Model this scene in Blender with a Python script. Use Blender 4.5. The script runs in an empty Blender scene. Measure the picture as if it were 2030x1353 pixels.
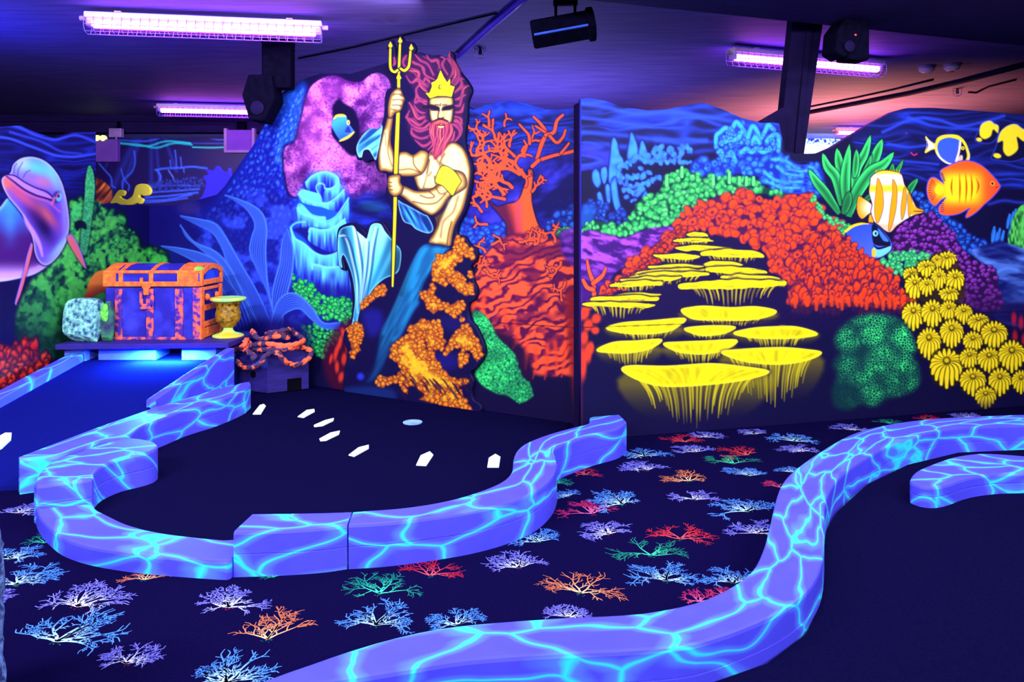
import bpy, bmesh, math, random
import numpy as np
from mathutils import Vector, Matrix
scene = bpy.context.scene
COL = scene.collection
# ------------------------------------------------------------------ camera
EYE, FPX, CX, HY = 1.55, 1500.0, 1015.0, 445.0      # eye height, focal length and horizon of the photograph (2030 x 1353)
cam_d = bpy.data.cameras.new('camera'); cam = bpy.data.objects.new('camera', cam_d); COL.objects.link(cam)
cam.location = (0, 0, EYE); cam.rotation_euler = (math.pi/2, 0, 0)
cam_d.sensor_width = 36; cam_d.lens = 36*FPX/2030; cam_d.shift_y = -(676.5-HY)/2030; cam_d.clip_end = 100
scene.camera = cam
# ------------------------------------------------------------------ world, exposure
w = bpy.data.worlds.new('dim_room'); scene.world = w; w.use_nodes = True
w.node_tree.nodes['Background'].inputs[0].default_value = (.05, .04, .25, 1); w.node_tree.nodes['Background'].inputs[1].default_value = .06
vs = scene.view_settings; vs.view_transform = 'Standard'; vs.look = 'None'; vs.exposure = 0.0; vs.gamma = 1; vs.use_curve_mapping = False
# ------------------------------------------------------------------ lamps (unseen fill lights added to brighten walls, floor and ceiling; orange and blue lamps)
def area(name, loc, rot, sx, sy, power, col, spread=math.pi):
    l = bpy.data.lights.new(name, 'AREA'); l.shape = 'RECTANGLE'; l.size = sx; l.size_y = sy; l.energy = power; l.color = col; l.spread = spread
    o = bpy.data.objects.new(name, l); COL.objects.link(o); o.location = loc; o.rotation_euler = rot; return o
TUBE = (.86, .84, 1.0)
for i, (x, y, p) in enumerate(((-3.2, 1.2, 230), (0.0, 1.6, 70), (3.0, 1.8, 75), (-1.6, -1.6, 150), (1.4, -1.6, 140), (4.8, .6, 90))):
    area('unseen_fill_light', (x, y, 2.75), (math.radians(66), 0, .12), 1.45, .12, p, TUBE)  # added out of view behind the camera, tilted to brighten the murals
area('unseen_fill_light', (-5.5, 12.4, 3.1), (math.radians(50), 0, 0), 1.45, .12, 260, TUBE)  # added lamp that brightens the ship mural
area('unseen_fill_light', (-2.6, 4.0, 3.1), (math.radians(48), 0, 0), 1.45, .12, 140, TUBE)  # added above the view for the dim murals on the left
area('unseen_fill_light', (-.6, 5.0, 3.15), (0, math.radians(58), 0), .12, 1.45, 130, TUBE)  # added lamp aimed sideways to brighten the dolphin wall
area('added_ceiling_fill', (.2, 9.6, 1.2), (math.pi, 0, 0), .8, .4, 110, (.42, .4, .95))  # unseen light added to lift the dark middle of the ceiling
for x, y, p in ((-1.2, 3.3, 55), (1.5, 3.6, 75), (3.6, 4.2, 60)): area('unseen_fill_light', (x, y, 3.15), (math.radians(12), 0, .12), 1.45, .12, p, TUBE)  # added overhead to brighten the floor prints and curb tops
area('added_panel_fill', (6.2, 14.4, 2.9), (math.radians(75), 0, 0), 1.2, .2, 40, (.55, .75, 1))  # added lamp that makes the speckled far panel look blue-white
area('orange_uplight', (5.0, 11.6, 1.0), (math.pi, 0, 0), .6, .6, 260, (1, .36, .12), 2.0)
area('blue_spot', (-4.9, 6.2, 2.3), (math.pi, 0, 0), .3, .3, 30, (.04, .08, 1))
# ------------------------------------------------------------------ helpers
def lin(c):
    c = np.asarray(c, float)/255.
    return np.where(c <= .04045, c/12.92, ((c+.055)/1.055)**2.4)
def P3(px, py, d): return ((px-CX)/FPX*d, d, EYE-(py-HY)/FPX*d)
def FL(px, py, z=0.0): return P3(px, py, (EYE-z)*FPX/(py-HY))          # point on a level plane
class Plane:                                                            # upright plane through a (x, y) with direction u
    def __init__(s, a, b):
        s.a = np.array(a, float); d = np.subtract(b, a); s.u = d/np.hypot(*d); s.n = np.array([-s.u[1], s.u[0]])   # n points away from the viewer
    def depth(s, px):
        k = (np.asarray(px, float)-CX)/FPX
        return (s.a@s.n)/(k*s.n[0]+s.n[1])
    def pt(s, px, py, off=0.0):
        d = s.depth(px); px = np.asarray(px, float); py = np.asarray(py, float)
        return np.stack([(px-CX)/FPX*d+s.n[0]*off, d+s.n[1]*off+0*py, EYE-(py-HY)/FPX*d], -1)
def nt(m): m.use_nodes = True; t = m.node_tree; return t, t.nodes, t.links, t.nodes['Principled BSDF']
def mat(name, a, b=None, scale=12, rough=.6, spec=.25, metal=0, lo=.35, hi=.65, detail=4, bump=0, stretch=None):
    """procedural paint: two tints mixed by a noise"""
    m = bpy.data.materials.new(name); t, N, L, p = nt(m)
    tc = N.new('ShaderNodeTexCoord'); no = N.new('ShaderNodeTexNoise'); no.inputs['Scale'].default_value = scale; no.inputs['Detail'].default_value = detail
    if stretch:
        mp = N.new('ShaderNodeMapping'); mp.inputs['Scale'].default_value = stretch; L.new(tc.outputs['Object'], mp.inputs['Vector']); L.new(mp.outputs[0], no.inputs['Vector'])
    else: L.new(tc.outputs['Object'], no.inputs['Vector'])
    r = N.new('ShaderNodeValToRGB'); e = r.color_ramp.elements
    b = b if b is not None else [q*.75 for q in a]
    e[0].position = lo; e[0].color = (*lin(a), 1); e[1].position = hi; e[1].color = (*lin(b), 1)
    L.new(no.outputs['Fac'], r.inputs[0]); L.new(r.outputs[0], p.inputs['Base Color'])
    p.inputs['Roughness'].default_value = rough; p.inputs['Specular IOR Level'].default_value = spec; p.inputs['Metallic'].default_value = metal
    if bump:
        bp = N.new('ShaderNodeBump'); bp.inputs['Strength'].default_value = bump; bp.inputs['Distance'].default_value = .02; L.new(no.outputs['Fac'], bp.inputs['Height']); L.new(bp.outputs[0], p.inputs['Normal'])
    return m
def paint_mat(name, rough=.55, spec=.12):
    m = bpy.data.materials.new(name); t, N, L, p = nt(m)
    a = N.new('ShaderNodeAttribute'); a.attribute_name = 'paint'; L.new(a.outputs['Color'], p.inputs['Base Color'])
    p.inputs['Roughness'].default_value = rough; p.inputs['Specular IOR Level'].default_value = spec
    return m
def glow_mat(name, col, s):
    m = bpy.data.materials.new(name); t, N, L, p = nt(m)
    p.inputs['Base Color'].default_value = (*col, 1); p.inputs['Emission Color'].default_value = (*col, 1); p.inputs['Emission Strength'].default_value = s
    return m
def tag(o, label=None, cat=None, group=None, kind=None):
    for k, v in (('label', label), ('category', cat), ('group', group), ('kind', kind)):
        if v: o[k] = v
    return o
def empty(name, loc, rz=0, label=None, cat=None, group=None):
    o = bpy.data.objects.new(name, None); COL.objects.link(o); o.location = loc; o.rotation_euler = (0, 0, rz); o.empty_display_size = .1
    return tag(o, label, cat, group)
def copy_tree(o, parent=None):
    c = o.copy(); COL.objects.link(c); c.parent = parent
    for ch in list(o.children): copy_tree(ch, c)
    return c
class MB:
    def __init__(s): s.v = []; s.f = []
    def add(s, v, f): n = len(s.v); s.v += [tuple(q) for q in v]; s.f += [tuple(i+n for i in q) for q in f]; return s
    def box(s, c, d, R=None):
        v = [(x*d[0]/2, y*d[1]/2, z*d[2]/2) for x in (-1, 1) for y in (-1, 1) for z in (-1, 1)]
        if R is not None: v = [R @ Vector(q) for q in v]
        return s.add([(q[0]+c[0], q[1]+c[1], q[2]+c[2]) for q in v], [(0, 1, 3, 2), (4, 6, 7, 5), (0, 4, 5, 1), (2, 3, 7, 6), (0, 2, 6, 4), (1, 5, 7, 3)])
    def prism(s, P, z0, z1):
        """P: outline of (x, y); z0, z1 numbers or per-point lists"""
        n = len(P); a = sum(P[i-1][0]*P[i][1]-P[i][0]*P[i-1][1] for i in range(n))
        z0 = [z0]*n if np.isscalar(z0) else list(z0); z1 = [z1]*n if np.isscalar(z1) else list(z1)
        if a < 0: P = list(P)[::-1]; z0 = z0[::-1]; z1 = z1[::-1]
        return s.add([(p[0], p[1], z) for p, z in zip(P, z0)]+[(p[0], p[1], z) for p, z in zip(P, z1)], [tuple(range(n))[::-1], tuple(range(n, 2*n))]+[(i, (i+1) % n, n+(i+1) % n, n+i) for i in range(n)])
    def tube(s, P, r, n=8, caps=True, lobes=0, twist=0):
        P = [Vector(p) for p in P]; m = len(P); r = [r]*m if np.isscalar(r) else r
        V = []; up = None; L = 0
        for i, p in enumerate(P):
            t = (P[min(i+1, m-1)]-P[max(i-1, 0)]).normalized()
            if i: L += (p-P[i-1]).length
            if up is None: up = t.orthogonal().normalized()
            up = (up-t*up.dot(t)); up = up.normalized() if up.length > 1e-6 else t.orthogonal().normalized()
            b = t.cross(up)
            for k in range(n):
                a = 2*math.pi*k/n; rr = r[i]*(1+(.22*math.cos(lobes*a+twist*L) if lobes else 0))
                V.append(p+up*math.cos(a)*rr+b*math.sin(a)*rr)
        F = [(i*n+k, i*n+(k+1) % n, (i+1)*n+(k+1) % n, (i+1)*n+k) for i in range(m-1) for k in range(n)]
        if caps: F += [tuple(range(n))[::-1], tuple(range((m-1)*n, m*n))]
        return s.add(V, F)
    def lathe(s, prof, n=32, c=(0, 0, 0), fn=None):
        V = []
        for j, (r, z) in enumerate(prof):
            for k in range(n):
                a = 2*math.pi*k/n; q = r+(fn(a, z, r) if fn else 0)
                V.append((c[0]+q*math.cos(a), c[1]+q*math.sin(a), c[2]+z))
        m = len(prof); F = [(i*n+k, i*n+(k+1) % n, (i+1)*n+(k+1) % n, (i+1)*n+k) for i in range(m-1) for k in range(n)]
        F += [tuple(range(n))[::-1], tuple(range((m-1)*n, m*n))]
        return s.add(V, F)
    def build(s, name, m, parent=None, off=(0, 0, 0), bevel=0, smooth=False, seg=2):
        me = bpy.data.meshes.new(name); me.from_pydata([(v[0]-off[0], v[1]-off[1], v[2]-off[2]) for v in s.v], [], s.f)
        bm = bmesh.new(); bm.from_mesh(me); bmesh.ops.recalc_face_normals(bm, faces=bm.faces)
        if bevel:
            es = [e for e in bm.edges if len(e.link_faces) == 2 and e.calc_face_angle(0) > .5]
            bmesh.ops.bevel(bm, geom=es, offset=bevel, segments=seg, affect='EDGES', clamp_overlap=True, profile=.5)
        bm.to_mesh(me); bm.free()
        for q in (m if isinstance(m, (list, tuple)) else [m]): me.materials.append(q)
        if smooth: me.polygons.foreach_set('use_smooth', [True]*len(me.polygons))
        o = bpy.data.objects.new(name, me); COL.objects.link(o); o.parent = parent
        if parent is None: o.location = off
        return o
def thing(mb, name, m, off, label, cat, group=None, **k): return tag(mb.build(name, m, None, off, **k), label, cat, group)
def raw_mesh(name, V, F4, colors, m, off=(0, 0, 0)):
    """fast quad mesh with a colour per vertex"""
    me = bpy.data.meshes.new(name); V = np.asarray(V, np.float32)-np.asarray(off, np.float32); F = np.asarray(F4, np.int32)
    me.vertices.add(len(V)); me.vertices.foreach_set('co', V.ravel()); me.loops.add(F.size); me.loops.foreach_set('vertex_index', F.ravel())
    me.polygons.add(len(F)); me.polygons.foreach_set('loop_start', np.arange(0, F.size, 4, dtype=np.int32)); me.update(calc_edges=True)
    at = me.color_attributes.new('paint', 'FLOAT_COLOR', 'POINT'); c = np.ones((len(V), 4), np.float32); c[:, :3] = colors; at.data.foreach_set('color', c.ravel())
    me.materials.append(m); me.validate(); o = bpy.data.objects.new(name, me); COL.objects.link(o); o.location = off
    return o
GAIN = .95
def sample(cv, px, py):
    x = np.clip((px-cv.x0)*cv.r, 0, cv.w-1.001); y = np.clip((py-cv.y0)*cv.r, 0, cv.h-1.001)
    i = x.astype(int); j = y.astype(int); fx = (x-i)[..., None]; fy = (y-j)[..., None]; im = cv.im
    c = (im[j, i]*(1-fx)+im[j, i+1]*fx)*(1-fy)+(im[j+1, i]*(1-fx)+im[j+1, i+1]*fx)*fy
    c = np.clip(c, 0, 1); c = np.where(c <= .04045, c/12.92, ((c+.055)/1.055)**2.4)
    return np.clip(c*GAIN, 0, .95)
def mural_wall(name, cv, pl, cols, top, rows, thick, zbot=0.0):
    """upright board on plane pl: painted front, plain back; cols = tracing columns, top = height line of its upper edge"""
    cols = np.asarray(cols, float); n = len(cols); d = pl.depth(cols)
    yt = np.interp(cols, [q[0] for q in top], [q[1] for q in top]); yb = HY+(EYE-zbot)*FPX/d
    t = np.linspace(0, 1, rows)[:, None]; PY = yt*(1-t)+yb*t; PX = np.broadcast_to(cols, PY.shape)
    V = pl.pt(PX, PY).reshape(-1, 3); c = sample(cv, PX, PY).reshape(-1, 3)
    i = np.arange(rows-1)[:, None]*n+np.arange(n-1)[None, :]; F = np.stack([i, i+n, i+n+1, i+1], -1).reshape(-1, 4)
    off = pl.n*thick; nb = len(V); T = V[:n].copy(); B = V[-n:].copy(); T[:, :2] += off; B[:, :2] += off
    F0 = V[:n].copy(); V = np.vstack([V, T, B, F0]); c = np.vstack([c, np.full((3*n, 3), 1) * [.02, .006, .12]])
    a = np.arange(n-1); ft = nb+2*n+a; bt = nb+a; bb = nb+n+a; fb = (rows-1)*n+a
    F = np.vstack([F, np.stack([ft, ft+1, bt+1, bt], 1), np.stack([bt, bt+1, bb+1, bb], 1), np.stack([fb, bb, bb+1, fb+1], 1),
                   [[0, nb, nb+n, (rows-1)*n]], [[n-1, (rows-1)*n+n-1, nb+2*n-1, nb+n-1]]])
    return raw_mesh(name, V, F, c, M['paint'])
def cutout(name, cv, pl, outline, step, off, thick, dark=(.004, .003, .02)):
    """painted board sawn to an outline: painted face, sawn edge, back"""
    P = crv(outline, True, 4); x0, y0 = P.min(0)-1; x1, y1 = P.max(0)+1
    gx = np.arange(x0, x1, step); gy = np.arange(y0, y1, step); X, Y = np.meshgrid(gx, gy)
    sdv = Canvas.sd(None, P, X, Y); W, H = len(gx), len(gy)
    i = (np.arange(H-1)[:, None]*W+np.arange(W-1)[None, :]); F = np.stack([i, i+W, i+W+1, i+1], -1).reshape(-1, 4)
    s = sdv.ravel(); F = F[s[F].mean(1) < 0]
    E = np.concatenate([F[:, [k, (k+1) % 4]] for k in range(4)]); key = np.sort(E, 1); u, inv, cnt = np.unique(key[:, 0].astype(np.int64)*W*H+key[:, 1], return_inverse=True, return_counts=True)
    be = E[cnt[inv] == 1]; bv = np.unique(be); px = X.ravel().copy(); py = Y.ravel().copy()
    for q in bv:                                                         # pull the rim onto the sawn line
        bx, by = px[q], py[q]; best = 9e9
        A = P; Bn = np.roll(P, -1, 0); e = Bn-A; t = np.clip(((bx-A[:, 0])*e[:, 0]+(by-A[:, 1])*e[:, 1])/((e**2).sum(1)+1e-9), 0, 1); R = A+e*t[:, None]; dd = (R[:, 0]-bx)**2+(R[:, 1]-by)**2; k = dd.argmin()
        if dd[k] < (1.6*step)**2: px[q], py[q] = R[k]
    used = np.unique(F); mp = np.full(W*H, -1); mp[used] = np.arange(len(used)); F = mp[F]; be = mp[be]; px, py = px[used], py[used]
    V = pl.pt(px, py, off); c = sample(cv, px, py) if cv else np.full((len(px), 3), 1.)*dark
    bu = np.unique(be); m2 = np.full(len(px), -1); m2[bu] = np.arange(len(bu))+len(px); Vb = V[bu].copy(); Vb[:, :2] += pl.n*thick
    S = np.stack([be[:, 1], be[:, 0], m2[be[:, 0]], m2[be[:, 1]]], 1)
    V = np.vstack([V, Vb]); c = np.vstack([c, np.full((len(bu), 3), 1.)*dark]); o3 = V[:, :].mean(0); o3[2] = V[:, 2].min()
    return raw_mesh(name, V, np.vstack([F, S]), c, M['paint'], tuple(o3))
# ------------------------------------------------------------------ painter
# Murals are painted by code on numpy canvases (coordinates: the tracing frame of the
# drawing) and end up as one colour per vertex of the wall's own mesh.
def crv(P, closed=False, n=6):
    """Catmull-Rom through P (rows may carry extra columns such as width)."""
    P = np.asarray(P, float)
    if len(P) < 3: return P
    if closed: Q = np.vstack([P[-1], P, P[0], P[1]])
    else: Q = np.vstack([2*P[0]-P[1], P, 2*P[-1]-P[-2]])
    out = []
    t = np.linspace(0, 1, n, endpoint=False)[:, None]
    for i in range(1, len(Q)-2):
        a, b, c, d = Q[i-1], Q[i], Q[i+1], Q[i+2]
        out.append(.5*(2*b+(c-a)*t+(2*a-5*b+4*c-d)*t*t+(-a+3*b-3*c+d)*t**3))
    if not closed: out.append(P[-1:])
    return np.vstack(out)
def C(*c): return np.array(c, np.float32)/255.
def sstep(x): x = np.clip(x, 0, 1); return x*x*(3-2*x)
_tab = np.random.RandomState(7).rand(256, 256).astype(np.float32)
def noise(X, Y, s, seed=0):
    x = X/s+seed*17.31; y = Y/s+seed*9.17
    xi = np.floor(x).astype(int); yi = np.floor(y).astype(int)
    fx = sstep(x-xi); fy = sstep(y-yi)
    g = lambda a, b: _tab[(a) & 255, (b) & 255]
    return (g(xi, yi)*(1-fx)+g(xi+1, yi)*fx)*(1-fy)+(g(xi, yi+1)*(1-fx)+g(xi+1, yi+1)*fx)*fy
def fbm(X, Y, s, seed=0, o=3):
    v = 0; a = .5; t = 0
    for i in range(o): v = v+a*noise(X, Y, s/2**i, seed+i*3); t += a; a *= .5
    return v/t
def worley(X, Y, s, seed=0):
    """F1, F2 of jittered cells of size s, in cell units."""
    x = X/s+seed*3.7; y = Y/s+seed*5.3
    xi = np.floor(x).astype(int); yi = np.floor(y).astype(int)
    f1 = np.full(X.shape, 9., np.float32); f2 = f1.copy()
    for a in (-1, 0, 1):
        for b in (-1, 0, 1):
            cx = xi+a; cy = yi+b
            dx = cx+_tab[cx & 255, cy & 255]-x; dy = cy+_tab[(cx+91) & 255, (cy+37) & 255]-y
            d = np.sqrt(dx*dx+dy*dy).astype(np.float32)
            f2 = np.minimum(f2, np.maximum(f1, d)); f1 = np.minimum(f1, d)
    return f1, f2
def inpoly(P, x, y):
    P = np.asarray(P); r = False
    for i in range(len(P)):
        a = P[i-1]; b = P[i]
        if (a[1] > y) != (b[1] > y) and x < (b[0]-a[0])*(y-a[1])/(b[1]-a[1])+a[0]: r = not r
    return r
class Canvas:
    def __init__(s, x0, y0, x1, y1, res, base):
        s.x0, s.y0, s.x1, s.y1, s.r = x0, y0, x1, y1, res
        s.w = int((x1-x0)*res)+1; s.h = int((y1-y0)*res)+1
        s.im = np.empty((s.h, s.w, 3), np.float32); s.im[:] = C(*base)
    def win(s, a, b, c, d):
        i0 = max(0, int((a-s.x0)*s.r)); i1 = min(s.w, int((c-s.x0)*s.r)+2)
        j0 = max(0, int((b-s.y0)*s.r)); j1 = min(s.h, int((d-s.y0)*s.r)+2)
        if i1 <= i0 or j1 <= j0: return None
        X, Y = np.meshgrid(s.x0+np.arange(i0, i1)/s.r, s.y0+np.arange(j0, j1)/s.r)
        return (slice(j0, j1), slice(i0, i1)), X, Y
    def put(s, sl, a, col):
        a = np.clip(a, 0, 1)[..., None]
        s.im[sl] = s.im[sl]*(1-a)+a*col
    def sd(s, P, X, Y):
        d2 = np.full(X.shape, 1e9); ins = np.zeros(X.shape, bool)
        for i in range(len(P)):
            ax, ay = P[i-1][:2]; bx, by = P[i][:2]
            ex, ey = bx-ax, by-ay; L = ex*ex+ey*ey+1e-9
            px = X-ax; py = Y-ay
            t = np.clip((px*ex+py*ey)/L, 0, 1)
            d2 = np.minimum(d2, (px-t*ex)**2+(py-t*ey)**2)
            if ay != by:
                c = (ay > Y) != (by > Y)
                ins ^= c & (X < ex*(Y-ay)/(by-ay)+ax)
        d = np.sqrt(d2)
        return np.where(ins, -d, d)
    def fill(s, P, col, soft=1.5, a=1., smooth=True, n=5, grow=0, fade=None):
        P = crv(P, True, n) if smooth else np.asarray(P, float)
        m = soft+grow+1
        w = s.win(P[:, 0].min()-m, P[:, 1].min()-m, P[:, 0].max()+m, P[:, 1].max()+m)
        if w is None: return
        sl, X, Y = w
        sd = s.sd(P, X, Y)-grow
        al = a*sstep(.5-sd/soft)
        if fade is not None: al = al*fade(X, Y)
        c = col(X, Y, sd) if callable(col) else C(*col)
        s.put(sl, al, c)
    def stroke(s, P, w, col, soft=1.2, a=1., n=6, glow=False, smooth=True):
        P = np.asarray(P, float)
        W = np.broadcast_to(np.asarray(w, float), (len(P),)) if np.ndim(w) == 0 or len(w) == len(P) else np.interp(np.linspace(0, 1, len(P)), np.linspace(0, 1, len(w)), w)
        Q = np.column_stack([P[:, :2], W])
        if smooth: Q = crv(Q, False, n)
        m = W.max()*(2.2 if glow else 1)+soft+1
        wn = s.win(Q[:, 0].min()-m, Q[:, 1].min()-m, Q[:, 0].max()+m, Q[:, 1].max()+m)
        if wn is None: return
        sl, X, Y = wn
        best = np.full(X.shape, 1e9 if not glow else 99.)
        for i in range(len(Q)-1):
            ax, ay, aw = Q[i]; bx, by, bw = Q[i+1]
            ex, ey = bx-ax, by-ay; L = ex*ex+ey*ey+1e-9
            px = X-ax; py = Y-ay
            t = np.clip((px*ex+py*ey)/L, 0, 1)
            d = np.sqrt((px-t*ex)**2+(py-t*ey)**2); ww = np.maximum(aw+(bw-aw)*t, .05)
            best = np.minimum(best, d/ww if glow else d-ww)
        al = a*np.exp(-best**2*1.4) if glow else a*sstep(.5-best/soft)
        c = col(X, Y) if callable(col) else C(*col)
        s.put(sl, al, c)
    def blob(s, x, y, rx, ry, col, rot=0, soft=.5, a=1.):
        R = max(rx, ry)*(1+soft)+1
        w = s.win(x-R, y-R, x+R, y+R)
        if w is None: return
        sl, X, Y = w
        c, q = math.cos(rot), math.sin(rot)
        u = ((X-x)*c+(Y-y)*q)/rx; v = (-(X-x)*q+(Y-y)*c)/ry
        e = np.sqrt(u*u+v*v)
        s.put(sl, a*sstep((1+soft/2-e)/max(soft, .05)), C(*col))
    def lumps(s, P, step, r, lite, dark, seed=1, asp=1.3, jit=.55, rotr=.5, rot0=0, halo=1.35, lift=.35, soft=.35, smooth=True, a=1., mid=None, fade=None, rowk=.8, hole=0, ha=.85):
        """overlapping painted knobs, each bright above and with a dark gap round it"""
        rs = np.random.RandomState(seed)
        P = crv(P, True, 5) if smooth else np.asarray(P, float)
        x0, y0 = P[:, :2].min(0); x1, y1 = P[:, :2].max(0)
        L, D = C(*lite), C(*dark); M = C(*mid) if mid else L*.7+D*.3
        y = y0; k = 0
        while y < y1+step:
            x = x0+(k % 2)*step*.5
            while x < x1+step:
                px = x+rs.uniform(-1, 1)*jit*step; py = y+rs.uniform(-1, 1)*jit*step*.8
                q = rs.uniform(.65, 1.25)*r; ro = rot0+rs.uniform(-1, 1)*rotr; u1 = rs.rand(); x += step
                if not inpoly(P, px, py): continue
                al = a*(fade(px, py) if fade else 1)
                if al < .02: continue
                R = q*asp*halo+2
                w = s.win(px-R, py-R, px+R, py+R)
                if w is None: continue
                sl, X, Y = w
                c, g = math.cos(ro), math.sin(ro)
                u = ((X-px)*c+(Y-py)*g)/q; v = (-(X-px)*g+(Y-py)*c)/(q*asp)
                e = np.sqrt(u*u+v*v)+.22*(noise(X, Y, q*.8, seed)-.5)*2
                s.put(sl, al*ha*sstep((halo-e)/.45), D)
                sh = np.clip(.5-v*lift*1.2-u*.12, 0, 1)[..., None]
                col = np.where(sh > .5, M+(L-M)*(sh-.5)*2, D*.25+M*.75+(M*.25-D*.25)*sh*2)
                s.put(sl, al*sstep((1-e)/soft), col)
                if hole and u1 < hole: s.put(sl, al*.8*sstep((.45-np.sqrt(u*u+(v+.1)**2*1.5))/.3), D)
            y += step*rowk; k += 1
    def tex(s, P, fn, soft=3, smooth=True, grow=0, a=1.):
        """fn(X,Y,sd) -> colour, alpha inside P"""
        P = crv(P, True, 5) if smooth else np.asarray(P, float)
        m = soft+grow+1
        w = s.win(P[:, 0].min()-m, P[:, 1].min()-m, P[:, 0].max()+m, P[:, 1].max()+m)
        if w is None: return
        sl, X, Y = w
        sd = s.sd(P, X, Y)-grow
        col, al = fn(X, Y, sd)
        s.put(sl, a*al*sstep(.5-sd/soft), col)
def mixc(a, b, t): t = np.clip(t, 0, 1)[..., None]; return C(*a)*(1-t)+C(*b)*t
def grad(a, b, p, q):
    d = np.subtract(q, p); L = (d**2).sum()
    return lambda X, Y, sd=None: mixc(a, b, ((X-p[0])*d[0]+(Y-p[1])*d[1])/L)
def water(cv, P, seed=1, sx=110, sy=13, col=(40, 75, 240), a=.9, soft=4, k=5):
    def f(X, Y, sd):
        Yw = Y+14*(fbm(X, Y, 90, seed+5)-.5)*2
        n = fbm(X, Yw*sx/sy, sx, seed, 2)
        r = np.exp(-(np.abs(n-.5)/.075)**1.5)+.7*np.exp(-(np.abs(n-.72)/.06)**1.5)+.6*np.exp(-(np.abs(n-.28)/.06)**1.5)
        return C(*col), a*np.clip(r*(.35+.9*noise(X, Y, 70, seed+2)), 0, 1)
    cv.tex(P, f, soft)
def knobs_net(light, dark, s, seed=1, pw=1.):
    """fine cauliflower speckle: small bright grains with dark pits"""
    def f(X, Y, sd):
        f1, f2 = worley(X, Y, s, seed)
        n = fbm(X, Y, s*5, seed+3)
        g = np.clip(1.15-f1*1.25, 0, 1)**pw
        m = np.clip((n-.28)*2.2, 0, 1)
        return mixc(dark, light, np.clip(g*(.25+.95*m)+.35*(m-.5), 0, 1)), np.ones_like(X)
    return f
# ---- wall_left: dolphin, green column coral, red tube coral
def green_bank(c):
    G = [(128, 470), (140, 400), (152, 405), (160, 395), (172, 400), (188, 398), (205, 410), (222, 425), (243, 430), (247, 455), (272, 470), (278, 492), (320, 505), (330, 540), (330, 700), (200, 720), (60, 700), (30, 640), (60, 560), (100, 530)]
    c.fill(G, (6, 38, 40), 14, .95)
    c.lumps(G, 13, 9, (66, 226, 84), (6, 26, 48), 4, 1.9, .7, .5, .25, 1.4, .5, .6, fade=lambda x, y: np.clip((690-y)/170, .08, 1)*np.clip((x-20)/110, .15, 1), mid=(32, 150, 70))
    def speck(X, Y, sd):
        n = fbm(X, Y, 9, 4)*fbm(X, Y, 26, 8)*1.7
        return mixc((10, 60, 60), (95, 240, 90), n*2.4-.25), .75*np.clip((n-.2)*4, 0, 1)*np.clip((700-Y)/150, .1, 1)
    c.tex(G, speck, 10)
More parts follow.
